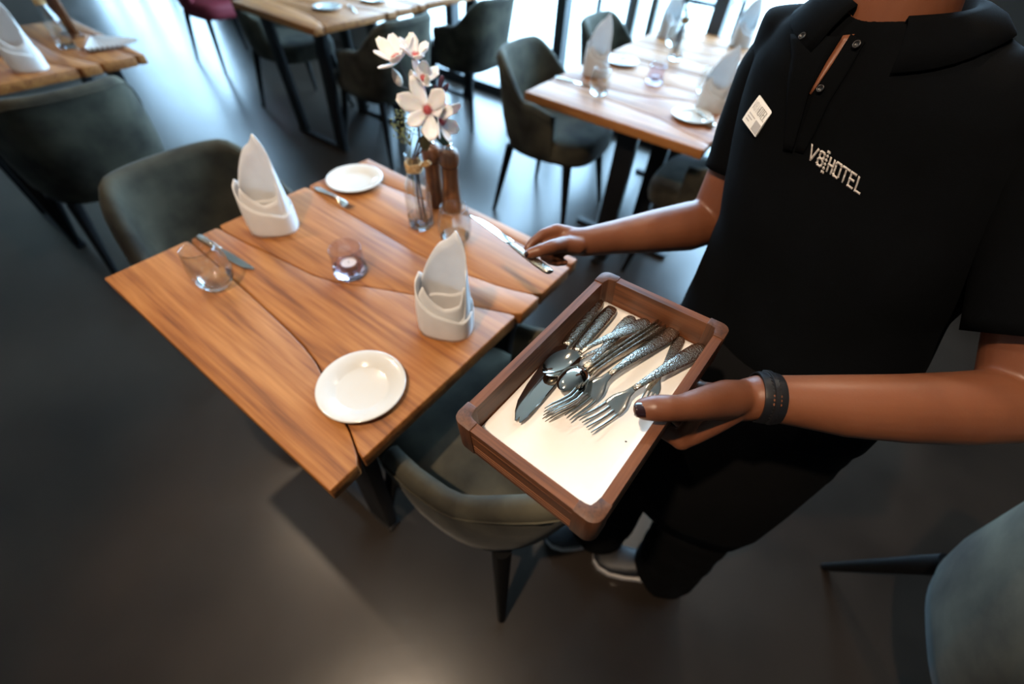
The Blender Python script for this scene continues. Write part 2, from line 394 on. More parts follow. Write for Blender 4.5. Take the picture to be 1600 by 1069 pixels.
def make_chair(label, fabric, group=None, tagged=False, hb=.80, ha=.64):
    t = thing('upholstered_armchair', label, 'chair', (0, 0, 0), 0, group)
    P = chair_path(); rings = []; rimpts = []
    for (x, y, nx, ny) in P:
        k = smooth01((y - .09) / .15)                     # 0 on the arms, 1 on the back
        h = ha - .03 * smooth01((.04 - y) / .13) + (hb - ha) * k
        lean = .07 * k
        def pt(off, z):
            return Vector((x + nx * off, y + ny * off + lean * max(0, z - .42) / .4, z))
        # nx,ny must point outwards
        if nx * x + ny * (y + .05) < 0: nx, ny = -nx, -ny
        def pt(off, z): return Vector((x + nx * off, y + ny * off + lean * max(0, z - .42) / .4, z))
        th = .046
        sec = [(-.075, .355), (-.035, .375), (-.012, .43), (-.002, .52), (0, h - .03), (-.004, h - .010), (-.016, h + .001), (-.030, h + .001), (-.042, h - .010), (-th, h - .03), (-th - .006, .52), (-th - .02, .44), (-.085, .40)]
        rings.append([pt(o_, z) for o_, z in sec]); rimpts.append(pt(.0015, h - .024))
    obj('shell', MB().loft(rings), fabric, t, smooth=180)
    obj('piping', MB().tube(rimpts, .0022, 6), fabric, t, smooth=180)
    # seat cushion
    out = []
    for i in range(36):
        th = 2 * PI * i / 36; c, s = math.cos(th), math.sin(th)
        out.append((.232 * sgn(c) * abs(c) ** .55, -.01 + .245 * sgn(s) * abs(s) ** .55))
    rg = []
    for (sc, z) in ((.90, .375), (.97, .385), (1.0, .41), (1.0, .45), (.975, .472), (.90, .485), (.6, .492), (.2, .494)):
        rg.append([Vector((x * sc, y * sc - (.012 if y < -.1 else 0), z)) for x, y in out])
    obj('seat', MB().loft(rg), fabric, t, smooth=180)
    for sx in (-1, 1):
        for sy in (-1, 1):
            top = Vector((sx * .185, sy * .175 + .01, .385)); bot = Vector((sx * .245, sy * .235 + .01, 0))
            obj('leg', MB().tube([top, bot], [.024, .0115], 14), M['black_wood'], t, smooth=60)
    if tagged:
        p = P[12]
        q = rimpts[12]; n = Vector((p[2], p[3], 0)); n = n if n.x * p[0] + n.y * p[1] > 0 else -n
        u = n.cross(Vector((0, 0, 1))).normalized(); c = q + Vector((0, 0, -.018)) + n * .003
        m = MB(); vs = [c + u * (a * .014) + Vector((0, 0, b * .009)) + n * d for d in (-.004, .0) for a, b in ((-1, -1), (1, -1), (1, 1), (-1, 1))]
        m.add(vs, [(0, 3, 2, 1), (4, 5, 6, 7), (0, 1, 5, 4), (1, 2, 6, 5), (2, 3, 7, 6), (3, 0, 4, 7)])
        obj('fabric_tag', m, M['black_wood'], t, smooth=0)
    return t
ROT_PA = ROTA - PI / 2          # back of the chair towards +A (its +Y turned to DIR_A)
ROT_MA = ROTA + PI / 2
near_chair = make_chair('grey green suede armchair in front of the near table, under the wooden box', M['suede'], tagged=True)
near_chair.location = T('M', .435, -.015, 0); near_chair.rotation_euler.z = ROT_PA
chair0 = make_chair('grey green suede armchair across the near table behind the left napkin', M['suede'])
chair0.location = T('M', -.46, -.055, 0); chair0.rotation_euler.z = ROT_MA
G = 'grey green armchairs around the oak tables'
near_chair['group'] = G; chair0['group'] = G
CH = [('L', .47, -.03, ROT_PA, 'armchair at upper left seen from behind, below the table with the carafe'),
      ('F', -.56, .02, ROT_MA, 'armchair at the left side of the top table, in front of the red seat'),
      ('F', .43, .0, ROT_PA, 'armchair behind the white flowers with its back turned to the viewer'),
      ('F2', .45, .0, ROT_PA, 'armchair close to the window at the top, right of the flowers'),
      ('R', -.44, .02, ROT_MA + .06, 'armchair fully in view left of the sunlit table, legs splayed on blue floor'),
      ('R2', -.44, .02, ROT_MA, 'small distant armchair behind the sunlit napkin, next to the window post'),
      ('R', .43, .0, ROT_PA, 'armchair in shadow behind the waiting person\'s forearm, tucked under the sunlit table')]
for (k, a, b, r, lb) in CH: dup(chair0, T(k, a, b, 0), r, lb, G)
# the chair at the lower right corner
dup(chair0, (1.14, .065, 0), math.radians(63), 'armchair cut off by the lower right corner, one black leg stretching left', G)
red = make_chair('dark red armchair at the top left edge on thin legs', M['red']); red.location = (-2.75, 4.45, 0); red.rotation_euler.z = ROT_MA

# ------------------------------------------------------------------ tableware
def make_plate(label):
    r = .0825
    prof = [(0, .004), (.048, .004), (.052, .0055), (.058, .011), (.070, .0145), (r - .0015, .0175), (r, .0185), (r - .0005, .0205), (r - .003, .0212), (.070, .0180), (.058, .0150), (.051, .0095), (.046, .0080), (0, .0078)]
    prof = [(x, z - .0038) for x, z in prof]
    foot = [(.046, .001), (.046, -.0), (.042, 0), (.042, .001)]
    return tag(obj('bread_plate', MB().lathe(prof, 56), M['china'], smooth=180), label, 'plate')
plate = make_plate('white side plate on the near corner of the foreground table')
plate.location = T('M', .289, -.221)
GP = 'white side plates on the oak tables'; plate['group'] = GP
for (k, a, b, lb) in [('M', -.313, .262, 'white side plate at the far corner of the foreground table beside a fork'), ('R', .258, -.14, 'white side plate at the near edge of the sunlit table'),
                      ('R', -.27, .27, 'white side plate behind the left napkin of the sunlit table'), ('R2', .20, -.18, 'white side plate beside the person\'s shoulder on the joined window table'),
                      ('F', .116, -.077, 'white side plate on the table at the top of the photo'), ('L', -.02, -.05, 'white side plate at upper left behind the folded napkin')]:
    dup(plate, T(k, a, b), 0, lb, GP)

def make_napkin(label):
    """a linen napkin folded to a standing mitre: wrapped front with a slanting edge, tall pointed back"""
    t = thing('folded_napkin', label, 'napkin')
    def wall(name, ra, rb, hf, th=.0022, n=72, lean=0, gap=None):
        rings = []
        for i in range(n + 1):
            ph = 2 * PI * i / n; c, s = math.cos(ph), math.sin(ph)
            ex = .72
            x = ra * sgn(c) * abs(c) ** ex; y = rb * sgn(s) * abs(s) ** ex
            h = hf(ph)
            col = []
            for k in range(9):
                z = h * k / 8
                f = 1 - .16 * (z / .25) ** 1.5
                bul = 1 + .04 * math.sin(PI * min(1, z / .12))
                col.append(Vector((x * f * bul, y * (1 - .42 * z / .25) * bul, z)))
            rings.append(col)
        vs = []; fs = []; m = 9
        for r in rings: vs += r
        for i in range(n):
            for k in range(m - 1): fs.append((i * m + k, (i + 1) * m + k, (i + 1) * m + k + 1, i * m + k + 1))
        o = obj(name, MB().add(vs, fs), M['linen'], t, smooth=60)
        sd = o.modifiers.new('thick', 'SOLIDIFY'); sd.thickness = th; sd.offset = 0
        return o
    def prof(d):
        ks = sorted(d); 
        def h(ph):
            a = math.degrees(ph) % 360
            for k0, k1 in zip(ks, ks[1:] + [ks[0] + 360]):
                aa = a if a >= ks[0] else a + 360
                if k0 <= aa <= k1: return d[k0] + (d[k1 % 360 if k1 >= 360 else k1] - d[k0]) * (aa - k0) / (k1 - k0)
        return h
    # front is towards -Y: the wrap slants from a high left ear down to the right, the back rises to a peak
    wall('outer_wrap', .056, .043, prof({0: .060, 60: .075, 120: .10, 165: .132, 185: .125, 225: .098, 270: .068, 315: .052}))
    wall('inner_fold', .050, .038, prof({0: .125, 30: .10, 90: .06, 150: .06, 190: .08, 235: .128, 275: .085, 320: .095, 345: .13}))
    wall('back_flap', .052, .040, prof({0: .165, 35: .205, 62: .235, 90: .205, 120: .165, 160: .115, 190: .05, 270: .03, 330: .06}))
    return t
nap = make_napkin('folded white napkin at the right side of the foreground table, standing near the box')
nap.location = T('M', .30, .0); nap.rotation_euler.z = math.radians(-8)
GN = 'standing folded white napkins'; nap['group'] = GN
for (k, a, b, r, lb) in [('M', -.285, -.025, 12, 'folded white napkin at the far left of the foreground table before a chair back'),
                         ('R', -.285, .02, 0, 'folded napkin at the left end of the sunlit table behind a tumbler'), ('R', .28, .0, -20, 'folded napkin behind the white plate, left of the name badge'),
                         ('R2', -.30, .12, 10, 'washed out folded napkin at the top beside the flowers on the window table'), ('R2', .08, .27, 0, 'faint folded napkin above the shoulder on the window table'),
                         ('L', .30, -.0, 30, 'folded napkin on the upper left table')]:
    dup(nap, T(k, a, b), math.radians(r), lb, GN)

def make_tumbler(label):
    prof_o = [(0.0, .0), (.020, .0), (.028, .004), (.038, .020), (.0425, .042), (.041, .066), (.036, .092), (.0335, .104)]
    prof_i = [(.0327, .1045), (.0351, .092), (.0401, .066), (.0416, .042), (.0369, .021), (.026, .009), (0.0, .008)]
    o = obj('glass_tumbler', MB().lathe(prof_o + prof_i, 40), M['glass'], smooth=180); two_glass(o, M['thin'], .014)
    return tag(o, label, 'glass')
tum = make_tumbler('clear tumbler on the knife at the left side of the foreground table'); tum.location = T('M', -.185, -.234, TH + .0006); GT = 'clear rounded tumblers'; tum['group'] = GT
for (k, a, b, lb) in [('M', .115, .235, 'clear tumbler behind the right napkin of the foreground table'), ('R', -.145, -.195, 'clear tumbler in front of the left napkin on the sunlit table'),
                      ('R2', -.2, -.05, 'faint clear tumbler beside the flowers on the window table'), ('R', .2, .16, 'clear tumbler left of the napkin behind the plate on the sunlit table')]:
    dup(tum, T(k, a, b, TH + .0006), 0, lb, GT)

def make_holder(label):
    n = 48; rings = []
    def ring(r, z, wav=0): return [Vector((r * (1 + wav * math.cos(3 * 2 * PI * j / n)) * math.cos(2 * PI * j / n), r * (1 + wav * math.cos(3 * 2 * PI * j / n)) * math.sin(2 * PI * j / n), z)) for j in range(n)]
    for r, z, wv in ((.001, 0, 0), (.036, 0, .01), (.0395, .004, .015), (.0385, .02, .03), (.036, .045, .035), (.0365, .071, .03), (.0352, .073, .03), (.034, .070, .03), (.0335, .045, .03), (.034, .022, .02), (.030, .014, .0), (.001, .0135, 0)):
        rings.append(ring(r, z, wv))
    o = obj('candle_holder', MB().loft(rings, cap=False), M['violet_glass'], smooth=180); two_glass(o, M['thin_violet'], .02); return tag(o, label, 'candle holder')
ho = make_holder('violet glass candle holder in the middle of the foreground table'); ho.location = T('M', .005, -.015, TH + .0006); GH = 'violet glass candle holders'; ho['group'] = GH
dup(ho, T('R', -.03, .13, TH + .0006), 0, 'violet glass candle holder on the sunlit table', GH)
def make_tealight(label):
    t = thing('tealight', label, 'candle')
    obj('cup', MB().lathe([(0, 0), (.0185, 0), (.019, .001), (.019, .0155), (.0183, .0155), (.018, .012), (0, .012)], 28), M['tin'], t)
    wx = obj('wax', MB().lathe([(0, .0121), (.0178, .0121), (.0178, .0138), (.010, .0132), (0, .0134)], 28), M['wax'], t)
    obj('wick', MB().tube([(0, 0, .013), (.001, 0, .019)], .0007, 6), M['ink'], t)
    return t
tl = make_tealight('small white tealight inside the violet holder on the foreground table'); tl.location = T('M', .005, -.015, TH + .0146)
dup(tl, T('R', -.03, .13, TH + .0146), 0, 'tealight inside the violet holder on the sunlit table')

def make_mill(label):
    t = thing('pepper_mill', label, 'mill')
    obj('body', MB().lathe([(0, 0), (.0255, 0), (.027, .002), (.0265, .02), (.0225, .07), (.0215, .105), (.0225, .127), (.0238, .130), (0, .130)], 32), M['mill_wood'], t)
    obj('cap', MB().lathe([(0, .1315), (.0215, .1315), (.0245, .134), (.0258, .146), (.0255, .160), (.0225, .170), (.012, .176), (0, .177)], 32), M['mill_wood'], t)
    obj('knob', MB().lathe([(0, .176), (.010, .176), (.0085, .179), (.006, .181), (.0085, .185), (.0085, .188), (.005, .191), (0, .1915)], 24), M['steel'], t)
    return t
mill = make_mill('brown wooden pepper mill with steel knob, right and nearer one of the pair'); mill.location = T('M', .005, .345); mill['group'] = 'pair of wooden mills'
dup(mill, T('M', -.050, .335), 1, 'brown wooden salt mill with steel knob, left one half behind the vase', 'pair of wooden mills')

def make_vase(label):
    t = thing('glass_vase', label, 'vase')
    n = 48
    def ring(r, z, fl=0): return [Vector((r * (1 + fl * math.cos(8 * 2 * PI * j / n)) * math.cos(2 * PI * j / n), r * (1 + fl * math.cos(8 * 2 * PI * j / n)) * math.sin(2 * PI * j / n), z)) for j in range(n)]
    P = [(.001, 0, 0), (.028, 0, .02), (.032, .005, .04), (.033, .03, .05), (.033, .09, .05), (.029, .12, .04), (.0185, .150, .01), (.0160, .165, 0), (.0160, .180, 0), (.0200, .192, 0), (.0208, .197, 0), (.0195, .198, 0),
         (.0150, .182, 0), (.0138, .165, 0), (.0160, .150, .01), (.0265, .12, .03), (.0295, .09, .03), (.0295, .03, .03), (.026, .014, .02), (.001, .013, 0)]
    two_glass(obj('bottle', MB().loft([ring(*p) for p in P], cap=False), M['glass'], t, smooth=180), M['thin'], .035)
    rf = MB()
    for k in range(6):
        pts = [Vector(((.0188 + .001 * math.sin(5 * a + k)) * math.cos(a), (.0188 + .001 * math.sin(5 * a + k)) * math.sin(a), .158 + .0035 * k + .001 * math.sin(3 * a + k))) for a in [2 * PI * j / 24 for j in range(25)]]
        rf.tube(pts, .0019, 6)
    for dx, dz in ((0, 0), (.003, .004), (-.002, .007)):
        rf.tube([(.017, -.004, .167), (.028 + dx, -.014, .176 + dz), (.043 + dx, -.018, .184 + dz)], [.002, .0028, .0032], 6)
    obj('raffia_tie', rf, M['raffia'], t)
    return t
vase = make_vase('ribbed clear glass vase tied with raffia holding white magnolias'); VX = T('M', -.007, .233); vase.location = VX
v2 = dup(vase, T('R2', -.10, -.25), .5, 'hazy glass vase with flowers on the table by the window')
v3 = dup(vase, T('L', .10, .20), .5, 'glass bottle vase on the upper left table beside the napkin')

# ------------------------------------------------------------------ flowers (each stem stands in the vase)
def petal(mb, c, dirv, up, L, W, cup=.35, n=6, m=5, th=.0009):
    d = Vector(dirv).normalized(); u = (Vector(up) - d * Vector(up).dot(d)).normalized(); s = d.cross(u); c = Vector(c)
    top, bot = [], []
    for i in range(n + 1):
        t = i / n; w_ = W * math.sin(PI * min(1, (t * .86 + .07))) ** .8 * (.55 + .45 * t if t < .6 else 1)
        for j in range(m):
            v = (j / (m - 1) - .5) * 2
            p = c + d * (L * t) + s * (w_ * v * .5) + u * (cup * L * t * t * .8 + cup * w_ * v * v * .5)
            top.append(p + u * th); bot.append(p - u * th)
    N = len(top); fs = []
    for i in range(n):
        for j in range(m - 1):
            a = i * m + j; fs.append((a, a + 1, a + m + 1, a + m)); fs.append((N + a, N + a + m, N + a + m + 1, N + a + 1))
    for j in range(m - 1):
        fs.append((j, N + j, N + j + 1, j + 1)); a = n * m + j; fs.append((a, a + 1, N + a + 1, N + a))
    for i in range(n):
        a = i * m; fs.append((a, a + m, N + a + m, N + a)); a = i * m + m - 1; fs.append((a, N + a, N + a + m, a + m))
    mb.add(top + bot, fs)
def blossom(parent, c, axis, size, n=6, openness=.8, seed=0):
    rnd = random.Random(seed); ax = Vector(axis).normalized(); o1 = ax.orthogonal().normalized(); o2 = ax.cross(o1); mb = MB()
    for k in range(n):
        a = 2 * PI * k / n + rnd.uniform(-.2, .2); r = o1 * math.cos(a) + o2 * math.sin(a)
        op = openness * rnd.uniform(.8, 1.15)
        d = r * math.sin(op * PI / 2) + ax * math.cos(op * PI / 2)
        u = ax * math.sin(op * PI / 2) - r * math.cos(op * PI / 2)
        petal(mb, c, d, u, size * rnd.uniform(.85, 1.1), size * .62 * rnd.uniform(.85, 1.1), .32)
    b = obj('blossom', mb, M['petal'], parent, smooth=180)
    ce = MB(); ce.sphere(Vector(c) + ax * size * .12, size * .13, (1, 1, 1), 10, 8)
    for k in range(14):
        a = 2 * PI * k / 14; q = Vector(c) + ax * size * .05
        ce.tube([q, q + ax * size * .2 + (o1 * math.cos(a) + o2 * math.sin(a)) * size * .17], .0009, 5)
    obj('flower_centre', ce, M['pink'], b)
def bud(parent, c, axis, L, W):
    ax = Vector(axis).normalized(); c = Vector(c); mb = MB()
    mb.tube([c + ax * L * t for t in (0, .12, .35, .6, .85, 1)], [W * k for k in (.15, .38, .5, .44, .22, .03)], 12)
    obj('bud', mb, M['bud'], parent, smooth=180)
V0 = VX.copy()
def fp(px, py, dy=0.0): return at_y(px, py, V0.y + dy)
br = thing('magnolia_branch', 'white magnolia branch with pink centres and buds standing in the glass vase', 'flower', V0)
def rel(p): return p - V0
toward = (CAMP - V0 - Vector((0, 0, .3))).normalized()
stem = MB()
base = Vector((.004, -.004, .02)); neck = Vector((.002, 0, .19))
b1 = [base, Vector((0, 0, .1)), neck, rel(fp(655, 215, -.01)), rel(fp(652, 175, -.02)), rel(fp(641, 140)), rel(fp(630, 112, .01)), rel(fp(624, 95, .01))]
stem.tube(b1, [.0032, .003, .0028, .0026, .0023, .002, .0017, .0014], 7)
stem.tube([rel(fp(652, 175, -.02)), rel(fp(655, 150, -.01)), rel(fp(660, 128, -.01)), rel(fp(652, 98, .01))], [.002, .0018, .0016, .0012], 6)
stem.tube([rel(fp(641, 140)), rel(fp(625, 135, .0)), rel(fp(618, 128, -.01))], [.0016, .0014, .0012], 6)
stem.tube([base + Vector((.01, .006, 0)), Vector((.006, .004, .12)), neck + Vector((.006, 0, 0)), rel(fp(664, 205, -.02)), rel(fp(668, 178, -.03))], [.003, .003, .0026, .0024, .002], 7)
stem.tube([neck + Vector((.008, 0, 0)), rel(fp(676, 210, -.02)), rel(fp(686, 196, -.03))], [.002, .0018, .0016], 6)
for q, e in (((638, 150), (624, 158)), ((650, 170), (640, 180)), ((645, 150), (655, 158)), ((634, 165), (622, 152)), ((658, 190), (646, 186))):
    stem.tube([rel(fp(*q, -.01)), rel(fp(*e, -.015))], [.0018, .001], 5)
obj('stem', stem, M['twig'], br)
blossom(br, rel(fp(622, 96, .0)), Vector((-.35, -.3, 1)), .050, 7, .80, 1)
blossom(br, rel(fp(650, 92, .0)), Vector((.15, -.3, 1)), .044, 6, .72, 2)
blossom(br, rel(fp(661, 127, -.01)), Vector((.35, -.4, .9)), .042, 6, .70, 3)
blossom(br, rel(fp(668, 172, -.04)), toward + Vector((-.1, 0, .15)), .062, 6, .93, 4)
blossom(br, rel(fp(686, 186, -.04)), Vector((.8, -.4, -.1)), .050, 5, .75, 5)
bud(br, rel(fp(627, 134, -.01)), Vector((-.35, -.1, .9)), .036, .019)
bud(br, rel(fp(647, 126, -.01)), Vector((-.15, -.2, 1)), .022, .018)
bud(br, rel(fp(664, 207, -.04)), Vector((-.1, -.6, .7)), .018, .016)
bud(br, rel(fp(668, 133, -.03)), Vector((.1, -.3, 1)), .024, .013)
lf = MB()
petal(lf, rel(fp(665, 236, -.03)), Vector((.1, -.3, .75)), toward, .055, .032, .15)
obj('leaf', lf, M['leaf'], br, smooth=180)
lf = MB(); petal(lf, rel(fp(680, 212, -.03)), Vector((.75, -.2, -.15)), toward, .038, .03, .15); obj('leaf', lf, M['leaf'], br, smooth=180)
rl = thing('red_leaf_sprig', 'dark red leafy sprig behind the magnolia, right of its big bloom', 'sprig', V0)
rm = MB(); rm.tube([Vector((.006, .008, .03)), Vector((.008, .006, .19)), rel(fp(676, 185, .03)), rel(fp(683, 155, .03))], [.0016, .0015, .0014, .001], 6)
obj('stem', rm, M['red_leaf'], rl)
rm = MB()
for (px, py, d) in ((683, 162, (.5, 0, .8)), (680, 158, (.1, 0, 1)), (686, 150, (.8, .1, .9)), (684, 168, (.9, 0, .1)), (686, 143, (.3, 0, 1))): petal(rm, rel(fp(px, py, .03)), d, toward, .034, .014, .1, 4, 3)
obj('leaf', rm, M['red_leaf'], rl, smooth=180)
sp = thing('yellow_green_sprig', 'fluffy yellow green sprig at the left of the vase rim', 'sprig', V0)
sm_ = MB(); tops = [(620, 190), (628, 178), (634, 200), (623, 206), (640, 188), (632, 215), (646, 205)]
for q in tops: sm_.tube([Vector((-.006, 0, .03)), Vector((-.007, 0, .19)), rel(fp(642, 228, -.01)), rel(fp(*q, -.01))], [.001, .0012, .001, .0007], 5)
obj('stem', sm_, M['moss'], sp)
rnd = random.Random(8); sm_ = MB()
for q in tops:
    for k in range(13):
        p = rel(fp(q[0] + rnd.uniform(-9, 9), q[1] + rnd.uniform(-8, 10), -.01 + rnd.uniform(-.02, .02))); sm_.sphere(p, rnd.uniform(.0016, .0032), (1, 1, .8), 6, 4)
obj('flower_head', sm_, M['moss'], sp, smooth=180)
# a second bouquet on the window table
W0 = v2.location
b2 = dup(br, W0 + Vector((0, 0, 0)), 2.4, 'hazy white and dark red flowers in the vase by the window')
b3 = dup(rl, W0 + Vector((0, 0, 0)), 2.4, 'dark red sprig in the vase by the window'); b4 = dup(rl, W0, 4.4, 'second dark red sprig in the vase by the window')
b5 = dup(sp, v3.location, 1, 'green sprig in the bottle vase at upper left')

# ------------------------------------------------------------------ cutlery (modelled along +X from the handle end)
def flat_ring(x, w, th, z, n=12):
    return [Vector((x, w * .5 * math.cos(2 * PI * j / n), z + th * .5 * math.sin(2 * PI * j / n))) for j in range(n)]
def zf(x, L):   # side profile of fork and spoon: a low arch, dipping to the bowl
    t = x / L
    if t < .62: return .004 + .012 * smooth01(t / .62)
    return .016 - .0135 * smooth01((t - .62) / .20) + .006 * smooth01((t - .84) / .16)
def handle(parent, xs, ws, ths, zs):
    obj('handle', MB().loft([flat_ring(x, w_, t_, z) for x, w_, t_, z in zip(xs, ws, ths, zs)]), M['hammered'], parent, smooth=180)
def make_fork(label):
    t = thing('fork', label, 'fork'); L = .205
    xs = [0, .003, .012, .03, .06, .09, .115, .130]; ws = [.008, .016, .0215, .022, .0175, .0125, .0088, .0078]; th = [.002, .0035, .0042, .0042, .004, .004, .004, .0036]
    handle(t, xs, ws, th, [zf(x, L) for x in xs])
    hd = MB(); xs = [.130, .138, .144, .150, .157, .163]; ws = [.0078, .0105, .0175, .0235, .0255, .0255]
    hd.loft([flat_ring(x, w_, .0024 if i else .0034, zf(x, L) - (.0) , 14) for i, (x, w_) in enumerate(zip(xs, ws))])
    for k in range(4):
        y = (k - 1.5) * .0068
        hd.tube([(x, y * (1 + .04 * i), zf(x, L)) for i, x in enumerate((.1615, .172, .184, .196, .205))], [.0023, .0021, .0018, .0014, .0007], 8, asp=.75)
    obj('tines', hd, M['steel'], t, smooth=60)
    return t
def make_spoon(label):
    t = thing('spoon', label, 'spoon'); L = .200
    xs = [0, .003, .012, .03, .06, .09, .115, .140]; ws = [.008, .0155, .0205, .021, .0165, .0115, .0085, .0072]; th = [.002, .0035, .0042, .0042, .004, .004, .0036, .0030]
    handle(t, xs, ws, th, [zf(x, L) for x in xs])
    b = MB(); n, m = 28, 8; cx, la, lb = .170, .031, .0205; top, bot = [], []
    for i in range(m + 1):
        r = i / m
        for j in range(n):
            a = 2 * PI * j / n; x = cx + la * r * math.cos(a); y = lb * r * math.sin(a) * (1 - .10 * math.cos(a))
            z = -.0105 * (1 - r ** 2.2) + .0105 + .002 * math.cos(a) * r * -1
            top.append(Vector((x, y, z + .0006))); bot.append(Vector((x, y, z - .0006)))
    N = len(top); fs = []
    for i in range(m):
        for j in range(n):
            k = (j + 1) % n; a = i * n + j; a2 = i * n + k
            fs.append((a, a2, a2 + n, a + n)); fs.append((N + a, N + a + n, N + a2 + n, N + a2))
    for j in range(n):
        k = (j + 1) % n; a = m * n + j; a2 = m * n + k; fs.append((a, a2, N + a2, N + a))
    b.add(top + bot, fs); obj('bowl', b, M['steel'], t, smooth=75)
    return t
def make_knife(label):
    t = thing('table_knife', label, 'knife')
    xs = [0, .002, .010, .03, .06, .085, .098, .104]; ws = [.008, .015, .0195, .0205, .0190, .0165, .0150, .0125]; th = [.003, .007, .0088, .009, .0085, .0078, .0070, .0058]
    handle(t, xs, ws, th, [.0052] * 8)
    b = MB(); rings = []
    for x, w0, w1, t_ in ((.103, -.0055, .0055, .0050), (.108, -.006, .006, .0040), (.112, -.0100, .008, .0024), (.118, -.0115, .0088, .0020), (.15, -.0118, .0090, .0018), (.185, -.0108, .0090, .0016), (.21, -.0080, .0086, .0015), (.224, -.0030, .0080, .0014), (.232, .0020, .0068, .0012), (.2355, .0040, .0055, .0010)):
        rings.append([Vector((x, y, .0052 + z)) for y, z in ((w0, 0), ((w0 + w1) / 2, t_ / 2), (w1 - .001, t_ / 2), (w1, 0), (w1 - .001, -t_ / 2), ((w0 + w1) / 2, -t_ / 2))])
    b.loft(rings); obj('blade', b, M['steel'], t, smooth=28)
    return t
LEN = {'fork': .205, 'spoon': .200, 'table_knife': .2355}
def lay(o, p0, p1, up=(0, 0, 1), roll=0, scale=None):
    """put a piece of cutlery with its handle end at p0 and its point towards p1"""
    p0, p1 = Vector(p0), Vector(p1); x = (p1 - p0); L = x.length; x.normalize(); u = Vector(up); z = (u - x * u.dot(x)).normalized(); y = z.cross(x)
    m = Matrix((x, y, z)).transposed().to_4x4(); m = m @ Matrix.Rotation(math.radians(roll), 4, 'X')
    k = scale or L / LEN[o.name.split('.')[0]]
    m = Matrix.Translation(p0) @ m @ Matrix.Scale(k, 4)
    o.matrix_world = m; o['fit'] = k
    return o
fork0 = make_fork('fork lying beside the far white plate of the foreground table'); lay(fork0, T('M', -.372, .163, TH + .0005), T('M', -.200, .160, TH + .0005))
knife0 = make_knife('knife on the foreground table seen through the left tumbler'); lay(knife0, T('M', -.392, -.172, TH + .0005), T('M', -.170, -.160, TH + .0005))
lay(dup(fork0, label='fork lying right of the white plate on the top table'), T('F', .30, -.02, TH), T('F', .14, .06, TH))
lay(dup(knife0, label='knife on the left edge of the sunlit table before the napkin'), T('R', -.395, -.15, TH), T('R', -.18, -.13, TH))
SPOON_SPOT = (T('R', .21, -.02, TH), T('R', .36, -.19, TH))
lay(dup(knife0, label='small knife lying at the foot of the glass vase at upper left'), T('L', .10, .19, TH), T('L', .23, .26, TH))

# ------------------------------------------------------------------ wooden cutlery box held in the left hand
TC = {'L': Vector((-.054, .231, 1.039)), 'R': Vector((.262, .366, 1.065)), 'T': Vector((.124, .472, 1.053)), 'B': Vector((.084, .125, 1.051))}
ex = ((TC['T'] - TC['L']) + (TC['R'] - TC['B'])).normalized(); ey = ((TC['L'] - TC['B']) + (TC['T'] - TC['R'])); ey = (ey - ex * ey.dot(ex)).normalized(); ez = ex.cross(ey)
TO = (TC['L'] + TC['R'] + TC['T'] + TC['B']) / 4
TM = Matrix((ex, ey, ez)).transposed().to_4x4(); TM.translation = TO; TMI = TM.inverted()
box = thing('wooden_box', 'shallow brown wooden box of cutlery held out over the chair', 'box'); box.matrix_world = TM
HX, HY, HZ = .151, .0885, .050
prof = [(0, 0), (0, -.010), (.0012, -.0112), (0, -.0124), (0, -.030), (.0018, -.0315), (0, -.033), (0, -.0355), (.0018, -.037), (0, -.0385), (0, -.0410), (.0018, -.0425), (0, -.044), (0, -HZ), (.011, -HZ), (.011, 0)]
for (name, sx, sy) in (('a', 0, 1), ('b', 0, -1), ('c', 1, 0), ('d', -1, 0)):
    mb = MB()
    if sy: r = [[Vector((x, sy * (HY - d), z)) for d, z in prof] for x in (-HX + .022, HX - .022)]
    else: r = [[Vector((sx * (HX - d), y, z)) for d, z in prof] for y in (-HY + .022, HY - .022)]
    obj('side_panel', mb.loft(r), M['walnut'] if sy else M['walnut_y'], box, smooth=0)
for sx in (-1, 1):
    for sy in (-1, 1):
        o_ = HX + .0012; o2 = HY + .0012; rr = .012; poly = []
        cx, cy = o_ - rr, o2 - rr
        for k in range(9):
            a = PI / 2 * k / 8; poly.append((cx + rr * math.cos(a), cy + rr * math.sin(a)))
        poly += [(o_ - .026, o2), (o_ - .026, o2 - .0125), (o_ - .020, o2 - .0135), (o_ - .0145, o2 - .0155), (o_ - .0130, o2 - .020), (o_ - .0125, o2 - .026), (o_, o2 - .026)]
        obj('corner_block', MB().prism([(sx * x, sy * y) for x, y in poly], -HZ - .0005, .0012), M['walnut_dark'], box, smooth=40, bevel=.0008)
obj('base_panel', MB().box((-HX + .010, -HY + .010, -.046), (HX - .010, HY - .010, -.0415)), M['walnut'], box, smooth=0)
FZ = -.0405                                            # top of the paper liner in the box
nx_, ny_ = 40, 26; vs = []
x0_, x1_, y0_, y1_ = -HX + .0125, HX - .0125, -HY + .0125, HY - .0125
for i in range(nx_ + 1):
    for j in range(ny_ + 1):
        x = x0_ + (x1_ - x0_) * i / nx_; y = y0_ + (y1_ - y0_) * j / ny_
        z = .0006 + .0004 * math.sin(30 * x + 9 * y)
        e = (y - y0_); z += .011 * max(0, 1 - e / .006) ** 2 * smooth01((HX * .62 - x) / .12) * (1 if x > -.12 else .5)
        z += .004 * max(0, 1 - math.hypot(x - x0_, y - y0_ - .02) / .03) ** 2
        vs.append(Vector((x, y, FZ + z)))
fs = [(i * (ny_ + 1) + j, (i + 1) * (ny_ + 1) + j, (i + 1) * (ny_ + 1) + j + 1, i * (ny_ + 1) + j + 1) for i in range(nx_) for j in range(ny_)]
ln = obj('paper_liner', MB().add(vs, fs), M['paper'], smooth=180); ln.matrix_world = TM
tag(ln, 'white paper liner on the bottom of the wooden box', 'liner')
